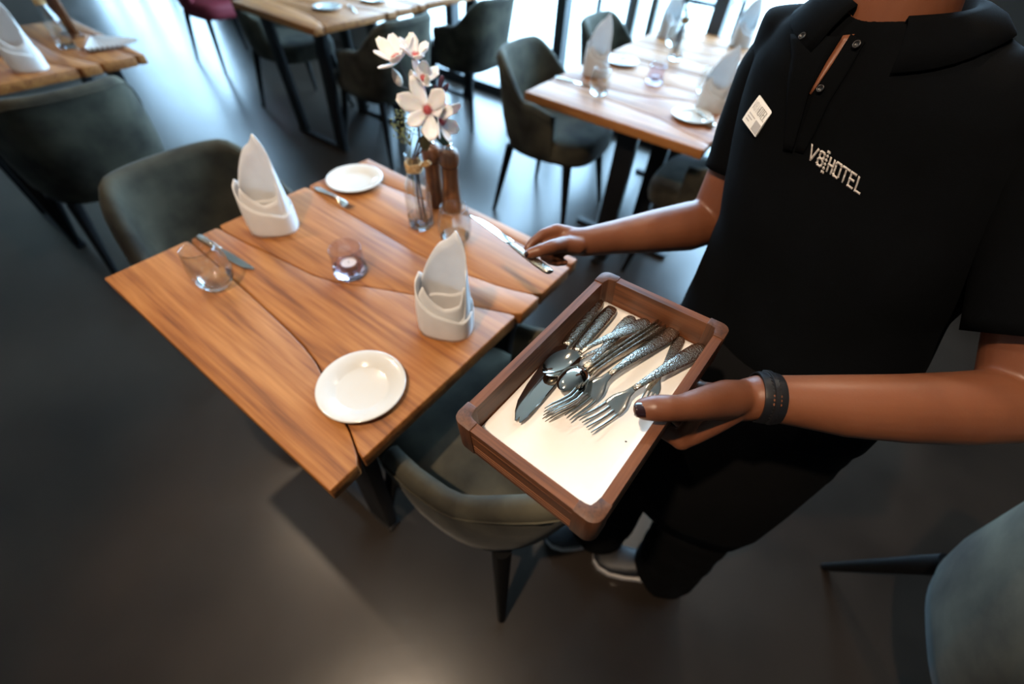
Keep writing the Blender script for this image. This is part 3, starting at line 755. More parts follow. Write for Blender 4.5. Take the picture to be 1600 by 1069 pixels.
sd = ln.modifiers.new('thick', 'SOLIDIFY'); sd.thickness = .0005; sd.offset = 1
def tl_(px, py, h):                                    # point of the box seen at a pixel, h above the liner
    n = ez; q = TM @ Vector((0, 0, FZ + .0012 + h)); d = ray(px, py); return CAMP + d * ((q - CAMP).dot(n) / d.dot(n))
def incut(o, e, t, h0=0., h1=0., roll=0, flip=False, scale=None):
    return lay(o, tl_(*e, h0), tl_(*t, h1), up=(-ez if flip else ez), roll=roll, scale=scale)
GK, GF, GS = 'knives in the wooden box', 'forks in the wooden box', 'spoons in the wooden box'
incut(dup(knife0, label='outermost knife in the wooden box along its left wall', group=GK), (936, 472), (800, 658), 0, 0)
incut(dup(knife0, label='second knife in the wooden box, its blade lapping the outermost knife', group=GK), (957, 484), (807, 661), .003, .002)
spoon0 = make_spoon('spoon in the wooden box with its bowl facing up, nearest the knives'); spoon0['group'] = GS
incut(spoon0, (1012, 503), (850, 588), .012, .010, roll=0)
incut(dup(spoon0, label='spoon in the wooden box with its shiny bowl turned down', group=GS), (990, 492), (890, 590), .018, .026, flip=True, scale=.80)
incut(dup(spoon0, label='spoon handle showing beneath the two spoon bowls in the wooden box', group=GS), (994, 528), (850, 592), .001, .000, roll=0, scale=.66)
incut(dup(fork0, label='leftmost of the forks lying on edge in the wooden box', group=GF), (1032, 506), (858, 655), .006, .011, roll=84)
incut(dup(fork0, label='middle one of the forks lying on edge in the wooden box', group=GF), (1037, 510), (862, 659), .006, .011, roll=86)
incut(dup(fork0, label='rightmost of the forks lying on edge in the wooden box', group=GF), (1043, 514), (869, 661), .006, .011, roll=82)
incut(dup(fork0, label='flat fork in the middle of the wooden box', group=GF), (1055, 517), (878, 652), .002, .001)
incut(dup(fork0, label='flat fork beside the thumb in the wooden box, tines nearest the viewer', group=GF), (1099, 543), (912, 670), .008, .001)
incut(dup(fork0, label='fork crossing beneath the right fork, head hidden by the thumb', group=GF), (1064, 528), (1004, 640), .0, .0)
sp_ = lay(dup(spoon0, label='spoon beside the white plate of the sunlit table'), *SPOON_SPOT); del sp_['group']
cr = obj('crumb', MB().sphere((0, 0, 0), .0011, (1.3, .8, .5), 8, 6), M['ink']); cr.location = tl_(978, 690, .0005); tag(cr, 'tiny dark crumb on the white paper liner', 'crumb')

# ------------------------------------------------------------------ the waiting person
from mathutils import noise
def remeshed(name, mb, voxel, smooth_it=6, fac=.5, disp=None):
    me = mb.mesh(name + '_src'); o = bpy.data.objects.new(name + '_src', me); C.objects.link(o)
    r = o.modifiers.new('r', 'REMESH'); r.mode = 'VOXEL'; r.voxel_size = voxel; r.adaptivity = 0
    if smooth_it:
        sm = o.modifiers.new('s', 'SMOOTH'); sm.factor = fac; sm.iterations = smooth_it
    dg = bpy.context.evaluated_depsgraph_get(); out = bpy.data.meshes.new_from_object(o.evaluated_get(dg)); bpy.data.objects.remove(o)
    if disp:
        out.update(); ns = [v.normal.copy() for v in out.vertices]
        for v, n in zip(out.vertices, ns): v.co = v.co + n * disp(v.co)
    out.materials.clear(); return out
def cut(me, co, no):
    """remove the part of the mesh on the side the normal points to, leaving an opening"""
    b = bmesh.new(); b.from_mesh(me); r = bmesh.ops.bisect_plane(b, geom=b.verts[:] + b.edges[:] + b.faces[:], plane_co=co, plane_no=no, clear_outer=True); b.to_mesh(me); b.free()
S_ = Vector((.665, -.747, 0)).normalized(); F_ = Vector((-.747, -.665, 0)).normalized()
person = thing('person', 'person in black polo shirt and trousers holding a wooden box and laying a knife', 'person', (.48, .42, 0))
PI_ = Matrix.Translation(-Vector((.48, .42, 0)))
def pl(name, me, m, parent=None, smooth=180):
    me.transform(PI_) ; return link(name, me, m, parent or person, smooth=smooth)

RSH, LSH = Vector((.385, .765, 1.265)), Vector((.575, .480, 1.275))
REL = on(1112, 345, 1.0); RWR = on(915, 378, .985); LEL = on(1600, 632, 1.058); LWR = on(1188, 621, 1.033)
K = MB()
# right arm
K.tube([RSH, RSH.lerp(REL, .5), REL], [.044, .045, .041], 24, round_caps=True)
K.tube([REL, on(1075, 354, .992), on(1020, 362, .987), on(960, 371, .985), RWR], [.041, .0445, .0385, .030, .0255], 24, round_caps=True)
# right hand: palm, thumb, four fingers closed on the knife
RH = {'idx': [(on(900, 368, .992), .014), (on(869, 360, 1.000), .0125), (on(848, 366, .999), .0095), (on(832, 379, .990), .0085), (on(824, 389, .983), .0072)],
      'mid': [(on(902, 372, .985), .014), (on(874, 368, .990), .012), (on(853, 383, .985), .0092), (on(850, 402, .974), .0085), (on(862, 408, .972), .0078)],
      'rng': [(on(904, 378, .978), .014), (on(881, 374, .980), .012), (on(861, 394, .975), .0088), (on(860, 409, .966), .0082), (on(872, 410, .966), .0075)],
      'lit': [(on(905, 385, .972), .013), (on(888, 382, .972), .011), (on(872, 402, .965), .0078), (on(872, 411, .960), .0072), (on(882, 410, .962), .0066)],
      'thb': [(on(903, 384, .990), .016), (on(880, 382, .996), .0145), (on(862, 386, 1.004), .0125), (on(842, 392, 1.004), .0105), (on(826, 397, .999), .0088)]}
for f in RH.values(): K.tube([p for p, r in f], [r for p, r in f], 14, round_caps=True)
K.tube([RWR, on(893, 378, .985)], [.0255, .024], 20, round_caps=True)
# left arm
K.tube([LSH, LSH.lerp(LEL, .55), LEL], [.046, .047, .042], 24, round_caps=True)
K.tube([LEL, on(1500, 638, 1.052), on(1410, 638, 1.046), on(1320, 634, 1.040), on(1240, 626, 1.036), LWR], [.042, .041, .0385, .0355, .0295, .0262], 24, round_caps=True)
# left hand under the box, thumb over its rim
ty = ey                                               # from the held side of the box towards its far side
imcp, pmcp = on(1064, 688, .985), Vector((.252, .338, .975))
mcps = [imcp, imcp.lerp(pmcp, .34) + Vector((0, 0, -.004)), imcp.lerp(pmcp, .68) + Vector((0, 0, -.004)), pmcp]
W2 = on(1150, 628, 1.022)
K.tube([LWR, W2], [.0262, .0235], 20, round_caps=True)
for k, q in enumerate(mcps):
    K.tube([W2.lerp(LWR, .2), W2.lerp(q, .5) + Vector((0, 0, -.002)), q], [.017, .0165, .0125 if k < 3 else .011], 16, round_caps=True)
    L1, L2, L3 = ((.040, .024, .018), (.044, .027, .020), (.041, .025, .019), (.032, .019, .016))[k]
    d1 = (ty * .93 + Vector((-.25, -.12, .0)) * (1 - k * .33)).normalized()
    p1 = q + d1 * L1; p1.z = .9945 - .001 * k; p2 = p1 + ty * L2; p2.z = .9965; p3 = p2 + ty * L3; p3.z = .9975
    K.tube([q, p1, p2, p3], [.0115, .0098, .0088, .0076], 14, round_caps=True)
TH_ = [(on(1160, 620, 1.032), .020), (on(1135, 624, 1.040), .0225), (on(1105, 630, 1.055), .0190), (on(1085, 634, 1.064), .0165), (on(1062, 638, 1.071), .0136), (on(1040, 638, 1.075), .0140), (on(1020, 638, 1.074), .0134), (on(1007, 639, 1.071), .0118)]
K.tube([p for p, r in TH_], [r for p, r in TH_], 18, round_caps=True)
K.tube([on(1095, 640, 1.052), on(1075, 668, 1.010), imcp], [.009, .009, .010], 12, round_caps=True)          # web between thumb and index
K.tube([on(1140, 640, 1.022), on(1105, 662, 1.008), on(1078, 680, .994)], [.018, .0165, .0135], 16, round_caps=True)
# trunk, neck, legs
for z, c, hw, hd in ():
    pass
def ring2(c, hw, hd, n=40, ex=.82):
    c = Vector(c); return [c + S_ * (hw * sgn(math.cos(a)) * abs(math.cos(a)) ** ex) + F_ * (hd * sgn(math.sin(a)) * abs(math.sin(a)) ** ex) for a in [2 * PI * j / n for j in range(n)]]
TR = [((.466, .495, .86), .178, .124), ((.468, .515, .95), .170, .114), ((.475, .555, 1.05), .166, .112), ((.49, .595, 1.14), .190, .128), ((.492, .618, 1.20), .197, .128), ((.478, .634, 1.26), .182, .108), ((.462, .642, 1.295), .150, .085), ((.440, .650, 1.325), .085, .062)]
K.loft([ring2(c, hw - .018, hd - .020) for c, hw, hd in TR[:-1]] + [ring2((.440, .650, 1.318), .07, .05)])
NB = Vector((.440, .655, 1.27)); HC = Vector((.385, .680, 1.470))
K.tube([NB, Vector((.425, .662, 1.35)), HC + Vector((.025, -.004, -.05))], [.068, .060, .060], 28, round_caps=True)
HR = (Matrix((Vector((.12, .99, 0)).normalized(), Vector((-.93, .11, -.36)).normalized(), Vector((-.36, .04, .93)).normalized())).transposed())
HR = Matrix.Identity(3)
yv = Vector((-.90, -.10, -.42)).normalized(); xv = yv.cross(Vector((0, 0, 1))).normalized(); zv = xv.cross(yv); HR = Matrix((xv, yv, zv)).transposed()
def hp(x, y, z): return HC + HR @ Vector((x, y, z))
K.sphere(hp(0, -.012, .03), .1, (.76, .93, .90), 28, 20, HR); K.sphere(hp(0, .018, -.035), .1, (.58, .66, .72), 28, 20, HR)
K.sphere(hp(0, .050, -.088), .022, (1.1, .9, .8), 14, 10, HR)
K.tube([hp(0, .078, .015), hp(0, .090, -.008), hp(0, .098, -.026), hp(0, .086, -.034)], [.007, .008, .011, .009], 12, round_caps=True)
K.tube([hp(-.035, .070, .028), hp(0, .082, .026), hp(.035, .070, .028)], [.006, .006, .006], 10, round_caps=True)
for sx in (-1, 1):
    K.sphere(hp(sx * .074, -.005, -.01), .028, (.30, .62, 1.05), 14, 10, HR); K.sphere(hp(sx * .034, .046, -.026), .024, (1, .75, 1.1), 12, 8, HR)
K.tube([hp(-.02, .079, -.058), hp(0, .085, -.056), hp(.02, .079, -.058)], [.004, .0055, .004], 10, round_caps=True)
K.tube([hp(-.018, .078, -.066), hp(0, .083, -.067), hp(.018, .078, -.066)], [.004, .006, .004], 10, round_caps=True)
HIPL, HIPR = Vector((.520, .430, .84)), Vector((.410, .570, .84))
KNL, KNR = Vector((.480, .385, .47)), Vector((.345, .520, .47)); ANL, ANR = Vector((.495, .345, .09)), Vector((.315, .455, .09))
for h, k, a in ((HIPL, KNL, ANL), (HIPR, KNR, ANR)): K.tube([h, h.lerp(k, .5), k, k.lerp(a, .35), a, a + Vector((-.02, .004, -.045))], [.085, .072, .052, .050, .036, .034], 20, round_caps=True)
# sliver of throat that shows in the open placket
SK0 = on(1322, 60, 1.312)
body = remeshed('body', K, .0030, 5, .5)
pb = pl('body', body, M['skin'])
def nail(c, axis, L, W, par=None):
    c = Vector(c); a = Vector(axis).normalized(); u = (CAMP - c).normalized(); u = (u - a * u.dot(a)).normalized(); s_ = a.cross(u)
    mb = MB(); n = 8; top = []; bot = []
    for i in range(n + 1):
        t = i / n - .5; ww = W * (1 - (2 * abs(t)) ** 5 * .35)
        for j in range(7):
            v = (j / 6 - .5); p = c + a * (L * t) + s_ * (ww * v) - u * (W * .75 * v * v * 1.3) ; top.append(p + u * .0006); bot.append(p - u * .002)
    N = len(top); fs = []
    for i in range(n):
        for j in range(6):
            q = i * 7 + j; fs += [(q, q + 1, q + 8, q + 7), (N + q, N + q + 7, N + q + 8, N + q + 1)]
    for j in range(6): fs += [(j, N + j, N + j + 1, j + 1), (n * 7 + j, n * 7 + j + 1, N + n * 7 + j + 1, N + n * 7 + j)]
    for i in range(n): fs += [(i * 7, i * 7 + 7, N + i * 7 + 7, N + i * 7), (i * 7 + 6, N + i * 7 + 6, N + i * 7 + 13, i * 7 + 13)]
    mb.add(top + bot, fs); return pl('fingernail', mb.mesh('fingernail'), M['nail'], par)
bodybvh = BVHTree.FromPolygons([v.co + Vector((.48, .42, 0)) for v in body.vertices], [tuple(p.vertices) for p in body.polygons])
def hit(bvh, px, py, off=0.0):
    d = ray(px, py); h = bvh.ray_cast(CAMP, d)
    if h[0] is None: return None
    n = h[1] if h[1].dot(d) < 0 else -h[1]
    return h[0] + n * off
q = hit(bodybvh, 1006, 641, .0002)
if q: nail(q, on(1000, 639, 1.07) - on(1020, 639, 1.07), .0165, .0150)
q = hit(bodybvh, 825, 397, -.0003)
if q: nail(q, on(820, 398, .985) - on(842, 393, .99), .012, .0100)
# eyes and hair
for sx in (-1, 1):
    e = MB().sphere(hp(sx * .030, .0600, .006), .0120, (1, 1, 1), 16, 12); eo = pl('eye', e.mesh('eye'), M['china'])
    e = MB().sphere(hp(sx * .030, .0688, .002), .0052, (1, 1, 1), 12, 8); pl('iris', e.mesh('iris'), M['ink'], eo)
HM = MB(); HM.sphere(hp(0, -.020, .048), .1, (.86, .98, .92), 28, 20, HR); HM.sphere(hp(0, -.045, -.01), .09, (.80, .72, .9), 24, 16, HR); HM.sphere(hp(0, -.135, .04), .042, (1, .9, 1), 18, 12, HR)
HM.tube([hp(0, -.10, .045), hp(0, -.15, .04)], [.03, .03], 16, round_caps=True)
pl('hair', remeshed('hair', HM, .005, 4, disp=lambda c: .0015 * noise.noise(c * 90)), M['hair'])

# polo shirt
Z = MB()
Z.loft([ring2((.464, .490, .80), .184, .130)] + [ring2(c, hw + .006, hd + .004) for c, hw, hd in TR[:-1]] + [ring2((.440, .650, 1.328), .088, .064)])
RSE, LSE = RSH.lerp(REL, .62), LSH.lerp(LEL, .50)
RSI, LSI = RSH + Vector((.03, -.045, .0)), LSH + Vector((-.03, .045, 0))
Z.tube([RSI, RSH, RSH.lerp(REL, .30)], [.062, .066, .050], 28, round_caps=True)
Z.tube([LSI, LSH, LSH.lerp(LEL, .25)], [.060, .065, .050], 28, round_caps=True)
def folds(c):
    u = c.dot(S_); w_ = c.dot(F_)
    f = .0055 * noise.noise(Vector((u * 7 + c.z * 9, c.z * 5 - u * 6, w_ * 6))) + .0028 * noise.noise(Vector((u * 16 + c.z * 20, c.z * 9, w_ * 10)))
    return f
shirt = remeshed('polo_shirt', Z, .0055, 10, .5, folds)
cut(shirt, (0, 0, .835), (0, 0, -1))
def sleeve(j_, e, t1, r0, r1):
    pts = [j_.lerp(e, -.05 + (t1 + .05) * k / 14) for k in range(15)]; mb = MB(); mb.tube(pts, [(r0 + (r1 - r0) * k / 14) * (.72 + .28 * smooth01((k + 1) / 5)) for k in range(15)], 40)
    me = mb.mesh('sleeve'); b = bmesh.new(); b.from_mesh(me); bmesh.ops.delete(b, geom=[f for f in b.faces if len(f.verts) > 4], context='FACES_ONLY'); b.to_mesh(me); b.free()
    me.update(); ns = [v.normal.copy() for v in me.vertices]
    for v, n in zip(me.vertices, ns): v.co += n * folds(v.co)
    b = bmesh.new(); b.from_mesh(shirt); b.from_mesh(me); b.to_mesh(shirt); b.free()
sleeve(RSH, REL, .68, .064, .054); sleeve(LSH, LEL, .74, .064, .062)
shbvh = BVHTree.FromPolygons([v.co.copy() for v in shirt.vertices], [tuple(p.vertices) for p in shirt.polygons])
so = pl('polo_shirt', shirt, M['cloth']); sd = so.modifiers.new('thick', 'SOLIDIFY'); sd.thickness = .0022; sd.offset = -1
def strip(left, right, off, n=12, m=6, th=.0016):
    """a piece of cloth lying on the shirt between two edges given in the picture"""
    def samp(pl_, t):
        k = t * (len(pl_) - 1); i = min(int(k), len(pl_) - 2); f = k - i; return (pl_[i][0] * (1 - f) + pl_[i + 1][0] * f, pl_[i][1] * (1 - f) + pl_[i + 1][1] * f)
    vs = []; 
    for i in range(n + 1):
        a, b_ = samp(left, i / n), samp(right, i / n)
        for j in range(m + 1):
            t = j / m; p = hit(shbvh, a[0] * (1 - t) + b_[0] * t, a[1] * (1 - t) + b_[1] * t, off); vs.append(p if p else (vs[-1].copy() if vs else Vector((.4, .6, 1.3))))
    fs = [(i * (m + 1) + j, i * (m + 1) + j + 1, (i + 1) * (m + 1) + j + 1, (i + 1) * (m + 1) + j) for i in range(n) for j in range(m)]
    return MB().add(vs, fs)
def thick(o, t, off=1):
    s_ = o.modifiers.new('thick', 'SOLIDIFY'); s_.thickness = t; s_.offset = off; return o
plk = thick(pl('placket', strip([(1238, 56), (1240, 90), (1234, 130), (1231, 180), (1226, 234)], [(1316, 60), (1292, 98), (1266, 146), (1254, 190), (1240, 236)], .004, 16, 6).mesh('placket'), M['cloth'], so), .002, 0)
pr = thick(pl('placket', strip([(1330, 54), (1303, 98), (1273, 148), (1258, 190), (1243, 236)], [(1352, 66), (1326, 112), (1296, 160), (1276, 204), (1256, 240)], .0012, 16, 6).mesh('placket'), M['cloth'], so), .002, 0)
thick(pl('open_throat', strip([(1318, 56), (1292, 96), (1264, 146)], [(1336, 54), (1304, 96), (1268, 148)], .0012, 8, 2).mesh('throat'), M['skin'], pb), .001, 0)
def button(px, py, r=.0044):
    c = hit(shbvh, px, py, .0045)
    if not c: return
    d = ray(px, py); h = shbvh.ray_cast(CAMP, d); n = h[1] if h[1].dot(d) < 0 else -h[1]
    rot = n.to_track_quat('Z', 'Y').to_matrix().to_4x4(); rot.translation = c
    me = MB().lathe([(0, 0), (r, 0), (r, .0018), (r * .85, .0026), (r * .68, .0024), (r * .55, .0014), (0, .0014)], 24).mesh('button'); me.transform(rot); pl('button', me, M['linear_black'], so)
for q in ((1284, 140), (1256, 60), (1340, 72)): button(*q)
# collar: a stand around the neck with two turned down leaves
def collar():
    mb = MB(); n = 40; rings = []
    ax = (Vector((.425, .662, 1.35)) - NB).normalized(); c0 = Vector((.434, .657, 1.318))
    for i in range(n + 1):
        t = -1 + 2 * i / n; a = PI / 2 + PI + (t * (PI - .42)) * 1.0      # from one side of the throat round the nape to the other
        d = S_ * math.cos(a) - F_ * -math.sin(a) * 1.0
        d = S_ * math.cos(a) + F_ * math.sin(a)
        fr = abs(t) ** 3
        inner = c0 + d * .060 + Vector((0, 0, -.004)); top = c0 + d * .068 + Vector((0, 0, .028 - .012 * fr)); out_ = c0 + d * (.104 + .016 * fr) + Vector((0, 0, -.012 - .006 * fr)) - Vector((0, 0, 0))
        g = shbvh.find_nearest(out_)
        if g[0] is not None: out_ = g[0] + g[1] * .004
        rings.append([inner, inner.lerp(top, .5) , top, top.lerp(out_, .25) + Vector((0, 0, .006)), top.lerp(out_, .6) + Vector((0, 0, .007)), out_])
    m = 6; vs = [p for r in rings for p in r]; fs = [(i * m + j, (i + 1) * m + j, (i + 1) * m + j + 1, i * m + j + 1) for i in range(n) for j in range(m - 1)]
    return mb.add(vs, fs)
thick(pl('collar', collar().mesh('collar'), M['cloth'], so), .0024, 0)
# embroidered lettering on the chest
LO, LU, LV = (1264, 248), (81, 56), (7, -20.5)
def lp(u, v): return (LO[0] + LU[0] * u + LV[0] * v, LO[1] + LU[1] * u + LV[1] * v)
GL = {'V': [[(0, 1), (.42, 0), (1, 1)]], '8': [[(.2, .52), (.05, .68), (.1, .95), (.3, 1), (.75, 1), (.95, .92), (.95, .65), (.78, .52), (.2, .52), (0, .38), (0, .1), (.2, 0), (.7, 0), (.95, .1), (.97, .38), (.78, .52)]],
      'H': [[(0, 0), (0, 1)], [(1, 0), (1, 1)], [(0, .52), (1, .52)]], 'O': [[(.15, 0), (0, .12), (0, .88), (.15, 1), (.85, 1), (1, .88), (1, .12), (.85, 0), (.15, 0)]],
      'T': [[(0, 1), (1, 1)], [(.5, 1), (.5, 0)]], 'E': [[(1, 1), (0, 1), (0, 0), (1, 0)], [(0, .52), (.85, .52)]], 'L': [[(0, 1), (0, 0), (1, 0)]]}
def stroke(mb, pts, f, wu, wv, bvh_off):
    """a ribbon of even width along a polyline in (u, v); f maps (u, v) to a point just above the cloth"""
    for (x0, y0), (x1, y1) in zip(pts, pts[1:]):
        dx, dy = x1 - x0, y1 - y0; l = math.hypot(dx / wu, dy / wv)
        if l < 1e-6: continue
        ux, uy = dx / l / wu, dy / l / wv                 # unit vector in stroke width units
        ex_, ey_ = ux * wu * .5, uy * wv * .5; nx, ny = -uy * wu * .5, ux * wv * .5
        k = max(2, int(l / 1.2)); a = (x0 - ex_ * .8, y0 - ey_ * .8); b = (x1 + ex_ * .8, y1 + ey_ * .8); vs = []
        for i in range(k + 1):
            t = i / k; x = a[0] + (b[0] - a[0]) * t; y = a[1] + (b[1] - a[1]) * t
            for s_ in (-1, 0, 1):
                vs.append(f(x + nx * s_, y + ny * s_, bvh_off * (1.5 if s_ == 0 else .6)))
        if any(v is None for v in vs): continue
        mb.add(vs, [(i * 3 + j, i * 3 + j + 1, i * 3 + j + 4, i * 3 + j + 3) for i in range(k) for j in range(2)])
def shf(u, v, off):
    return hit(shbvh, *lp(u, v), off)
TXT = [('V', -.02, .125), ('8', .15, .085), ('H', .345, .075), ('O', .465, .09), ('T', .59, .115), ('E', .745, .085), ('L', .885, .09)]
lg = MB()
for ch, u0, w_ in TXT:
    for s_ in GL[ch]: stroke(lg, [(u0 + x * w_, y) for x, y in s_], shf, .036, .16, .0012)
logo = thick(pl('embroidered_lettering', lg.mesh('lettering'), M['thread'], so, 60), .0006, 1)
lg = MB()
stroke(lg, [(.285, -.35), (.285, 1.35)], shf, .012, .05, .0010)
for k in range(6):
    v = -.25 + .30 * k; w_ = .024 if k in (0, 5) else .015
    stroke(lg, [(.285 - w_, v - .06), (.285 + w_, v + .06)], shf, .012, .05, .0011); stroke(lg, [(.285 - w_, v + .07), (.285 + w_, v - .05)], shf, .010, .04, .0011)
thick(pl('embroidered_emblem', lg.mesh('emblem'), M['thread'], so, 60), .0006, 1)
# name badge pinned beside the placket
BO, BU, BV = (1186, 148), (20, 27), (-27, 38.5)
bc = hit(shbvh, 1182, 182, .006)
if bc is None: bc = Vector((.33, .66, 1.2))
bn = (F_ * .75 + Vector((-.45, -.1, .45))).normalized()
def bp(u, v, off=0):
    d = ray(BO[0] + BU[0] * u + BV[0] * v, BO[1] + BU[1] * u + BV[1] * v); p = CAMP + d * ((bc - CAMP).dot(bn) / d.dot(bn)); return p + bn * (off - .0012 * (2 * v - 1) ** 2)
badge = thing('name_badge', 'small white name badge pinned to the black polo shirt', 'badge', bc)
def bl(name, mb, m): me = mb.mesh(name); me.transform(Matrix.Translation(-bc)); return link(name, me, m, badge, smooth=40)
mb = MB(); N = 8
def plate_(u0, u1, v0, v1, o0, o1, mb):
    top = [bp(u, v0 + (v1 - v0) * i / N, o1) for i in range(N + 1) for u in (u0, u1)]; bot = [bp(u, v0 + (v1 - v0) * i / N, o0) for i in range(N + 1) for u in (u0, u1)]
    n = len(top); fs = []
    for i in range(N):
        a = i * 2; fs += [(a, a + 1, a + 3, a + 2), (n + a, n + a + 2, n + a + 3, n + a + 1), (a, a + 2, n + a + 2, n + a), (a + 1, n + a + 1, n + a + 3, a + 3)]
    fs += [(0, n, n + 1, 1), (2 * N, 2 * N + 1, n + 2 * N + 1, n + 2 * N)]
    mb.add(top + bot, fs)
plate_(0, 1, 0, 1, -.003, 0, mb); bl('plate', mb, M['badge_white'])
mb = MB(); plate_(.04, .96, .04, .96, -.007, -.0032, mb); bl('magnet_back', mb, M['linear_black'])
mb = MB(); plate_(.60, .97, .60, .96, 0, .0004, mb); bl('grey_field', mb, M['grey_print'])
mb = MB(); mg = MB()
for i, (ch, u0, w_) in enumerate([('V', .08, .09), ('8', .20, .08), ('H', .36, .08), ('O', .48, .09), ('T', .60, .10), ('E', .73, .08), ('L', .85, .08)]):
    for s_ in GL[ch]: stroke(mb if i > 2 else mg, [(u0 + x * w_, .46 - y * .30) for x, y in s_], lambda u, v, o: bp(u, v, .0006), .019, .012, 1)
bl('lettering', mb, M['ink']); bl('pale_lettering', mg, M['grey_print'])
mg = MB()
for k in range(3): plate_(.12 + .0 * k, .52 - .1 * k, .60 + .11 * k, .64 + .11 * k, 0, .0004, mg)
bl('printed_lines', mg, M['grey_print'])

# trousers and shoes
Q = MB()
Q.loft([ring2((.472, .500, .93), .160, .115), ring2((.470, .495, .86), .172, .125), ring2((.466, .490, .78), .172, .128), ring2((.462, .485, .72), .150, .12)])
for h, k, a, w_ in ((HIPL, KNL, ANL, 1.0), (HIPR, KNR, ANR, 1)):
    Q.tube([h + Vector((0, 0, .0)), h.lerp(k, .45), k + Vector((0, 0, .05)), k + Vector((0, 0, -.06)), k.lerp(a, .6), a + Vector((0, 0, .02)), a + Vector((0, 0, -.045))], [.105, .100, .098, .092, .086, .084, .084], 28)
def tf(c): return .009 * noise.noise(Vector((c.x * 8, c.y * 8, c.z * 14))) + .004 * noise.noise(Vector((c.x * 20, c.y * 20, c.z * 34)))
tr = remeshed('trousers', Q, .009, 6, .5, tf)
pl('trousers', tr, M['trouser'])
AP = MB(); rows = []
for z, c, hw, hd in ((.93, (.468, .502), .166, .128), (.84, (.460, .495), .176, .144), (.72, (.450, .478), .184, .150), (.60, (.446, .462), .188, .150), (.52, (.442, .452), .184, .146), (.455, (.440, .448), .178, .140)):
    rows.append([Vector((c[0], c[1], z)) + S_ * (hw * math.cos(a)) + F_ * (hd * math.sin(a)) for a in [math.radians(-62 + 304 * k / 47) for k in range(48)]])
for r in rows:
    for v in r: v += (v - Vector((.45, .47, v.z))).normalized() * tf(v) * 1.2
AP.loft(rows, cap=False, close=False)
ao = thick(pl('apron', AP.mesh('apron'), M['trouser']), .003, 0)
def shoe(heel, toe):
    heel, toe = Vector(heel), Vector(toe); d = (toe - heel); L = d.length; d.normalize(); s_ = Vector((-d.y, d.x, 0)); mb = MB(); ms = MB(); ru = []; rs = []
    for t, w_, h in ((0, .022, .050), (.04, .030, .066), (.15, .034, .080), (.30, .035, .085), (.45, .037, .070), (.62, .043, .055), (.80, .043, .045), (.93, .032, .036), (1.0, .012, .026)):
        c = heel + d * (L * t); n = 16
        ru.append([c + s_ * (w_ * sgn(math.cos(a)) * abs(math.cos(a)) ** .7) + Vector((0, 0, .016 + (h - .016) * (.5 + .5 * math.sin(a)))) for a in [2 * PI * j / n for j in range(n)]])
        rs.append([c + s_ * ((w_ + .004) * x) + Vector((0, 0, z)) for x, z in ((-1, .002), (1, .002), (1.04, .012), (1, .022), (-1, .022), (-1.04, .012))])
    sh = pl('shoe', mb.loft(ru).mesh('shoe'), M['shoe']); pl('sole', ms.loft(rs).mesh('sole'), M['sole'], sh, 40)
shoe((.545, .335, 0), (.300, .378, 0)); shoe((.385, .452, 0), (.150, .425, 0))

# wristband on the left wrist
wd = (on(1240, 626, 1.036) - LWR).normalized(); wc = LWR.lerp(on(1240, 626, 1.036), .14)
wb = thing('wristwatch', 'black rubber strap watch worn on the forearm beside the wooden box', 'watch', wc)
def wl(name, mb, m, par=None): me = mb.mesh(name); me.transform(Matrix.Translation(-wc)); return link(name, me, m, par or wb, smooth=40)
u0 = (CAMP - wc); u0 = (u0 - wd * u0.dot(wd)).normalized(); s0 = wd.cross(u0)
def wring(r, half, th, a0=0, a1=2 * PI, n=56, closed=True, holes=()):
    rings = []
    for i in range(n + (0 if closed else 1)):
        a = a0 + (a1 - a0) * i / n; d = u0 * math.cos(a) + s0 * math.sin(a); h = half * (1 + .0 * math.cos(a))
        rings.append([wc + d * rr + wd * x for rr, x in ((r, -h), (r + th * .7, -h), (r + th, -h * .7), (r + th, h * .7), (r + th * .7, h), (r, h))])
    if closed: rings.append(rings[0])
    return MB().loft(rings, cap=not closed)
strap = wl('strap', wring(.0272, .0118, .0028), M['rubber'])
wl('keeper_loop', wring(.0280, .0030, .0042, -1.7, 1.2, 30, False), M['rubber'])
cs = MB()
c1 = wc - u0 * .0335 + s0 * .004; cs.loft([[c1 - u0 * h + wd * x * k + s0 * y * k for x, y in ((-.0085, -.019), (.0085, -.019), (.011, -.016), (.011, .016), (.0085, .019), (-.0085, .019), (-.011, .016), (-.011, -.016))] for h, k in ((-.006, .95), (.004, 1), (.006, .9))])
wl('watch_case', cs, M['linear_black'])
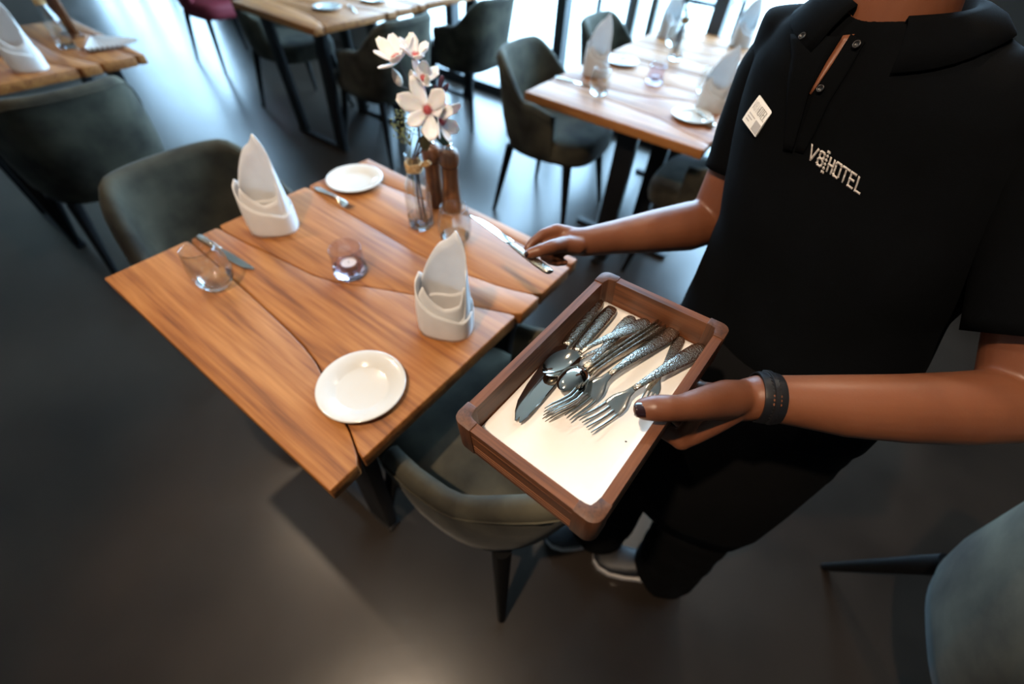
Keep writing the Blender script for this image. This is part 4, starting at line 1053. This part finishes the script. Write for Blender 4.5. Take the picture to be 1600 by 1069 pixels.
for k in range(-5, 7):
    a = k * .155 - .1; d = u0 * math.cos(a) + s0 * math.sin(a); t_ = u0 * -math.sin(a) + s0 * math.cos(a); c1 = wc + d * .0304
    hm = MB().loft([[c1 + d * h + wd * x + t_ * y for x, y in ((-.0044, -.0007), (-.004, -.0012), (.004, -.0012), (.0044, -.0007), (.0044, .0007), (.004, .0012), (-.004, .0012), (-.0044, .0007))] for h in (-.001, .0005)])
    wl('strap_slot', hm, M['skin'] if k in (0, 1, 2) else M['ink'], strap)

# the knife between the fingers of the right hand
kh = dup(knife0, label='knife held by the fingertips above the right edge of the foreground table'); lay(kh, on(859, 431, .990), on(737, 340, .954), roll=14)

# ------------------------------------------------------------------ upper left table, top table and terrace
mh = thing('menu_holder', 'upright brown wooden menu holder on the upper left table', 'menu holder', T('L', -.075, .285), ROTA + .15)
obj('board', MB().box((-.055, -.007, .012), (.055, .007, .19)), M['mill_wood'], mh, smooth=40, bevel=.002)
obj('foot', MB().box((-.06, -.022, 0), (.06, .022, .0125)), M['mill_wood'], mh, smooth=40, bevel=.002)
obj('clip', MB().box((-.02, -.012, .178), (.02, .012, .200)), M['raffia'], mh, smooth=40, bevel=.002)
vs = []; fs = []
NN = 25
for i in range(NN):
    t = i / (NN - 1); a = math.radians(-12 + 52 * t); z = .004 + (.010 if i % 2 else 0)
    vs += [Vector((.02 * math.cos(a), .02 * math.sin(a), .004 + z * .5)), Vector((.25 * math.cos(a), .25 * math.sin(a), z * 1.6 + .001))]
fs = [(2 * i, 2 * i + 1, 2 * i + 3, 2 * i + 2) for i in range(NN - 1)]
fan = obj('pleated_paper', MB().add(vs, fs), M['linen'], smooth=0); thick(fan, .0008, 1); fan.location = T('L', .02, .33, TH + .002); fan.rotation_euler.z = ROTA - .25
tag(fan, 'white pleated sheet lying at the corner of the upper left table', 'paper')
pp = on(585, 2, TH); dup(plate, pp, 0, 'overexposed white plate at the right end of the top table', GP)
ot = thing('outdoor_table', 'blurred outdoor table on the terrace behind the window', 'table', ab(-1.75, WIN_B + 1.6, -.06), ROTA)
obj('tabletop', MB().box((-.6, -.4, .72), (.6, .4, .75)), M['frame'], ot, smooth=0)
for sx in (-1, 1):
    for sy in (-1, 1): obj('leg', MB().box((sx * .55 - .02, sy * .35 - .02, 0), (sx * .55 + .02, sy * .35 + .02, .72)), M['frame'], ot, smooth=0)
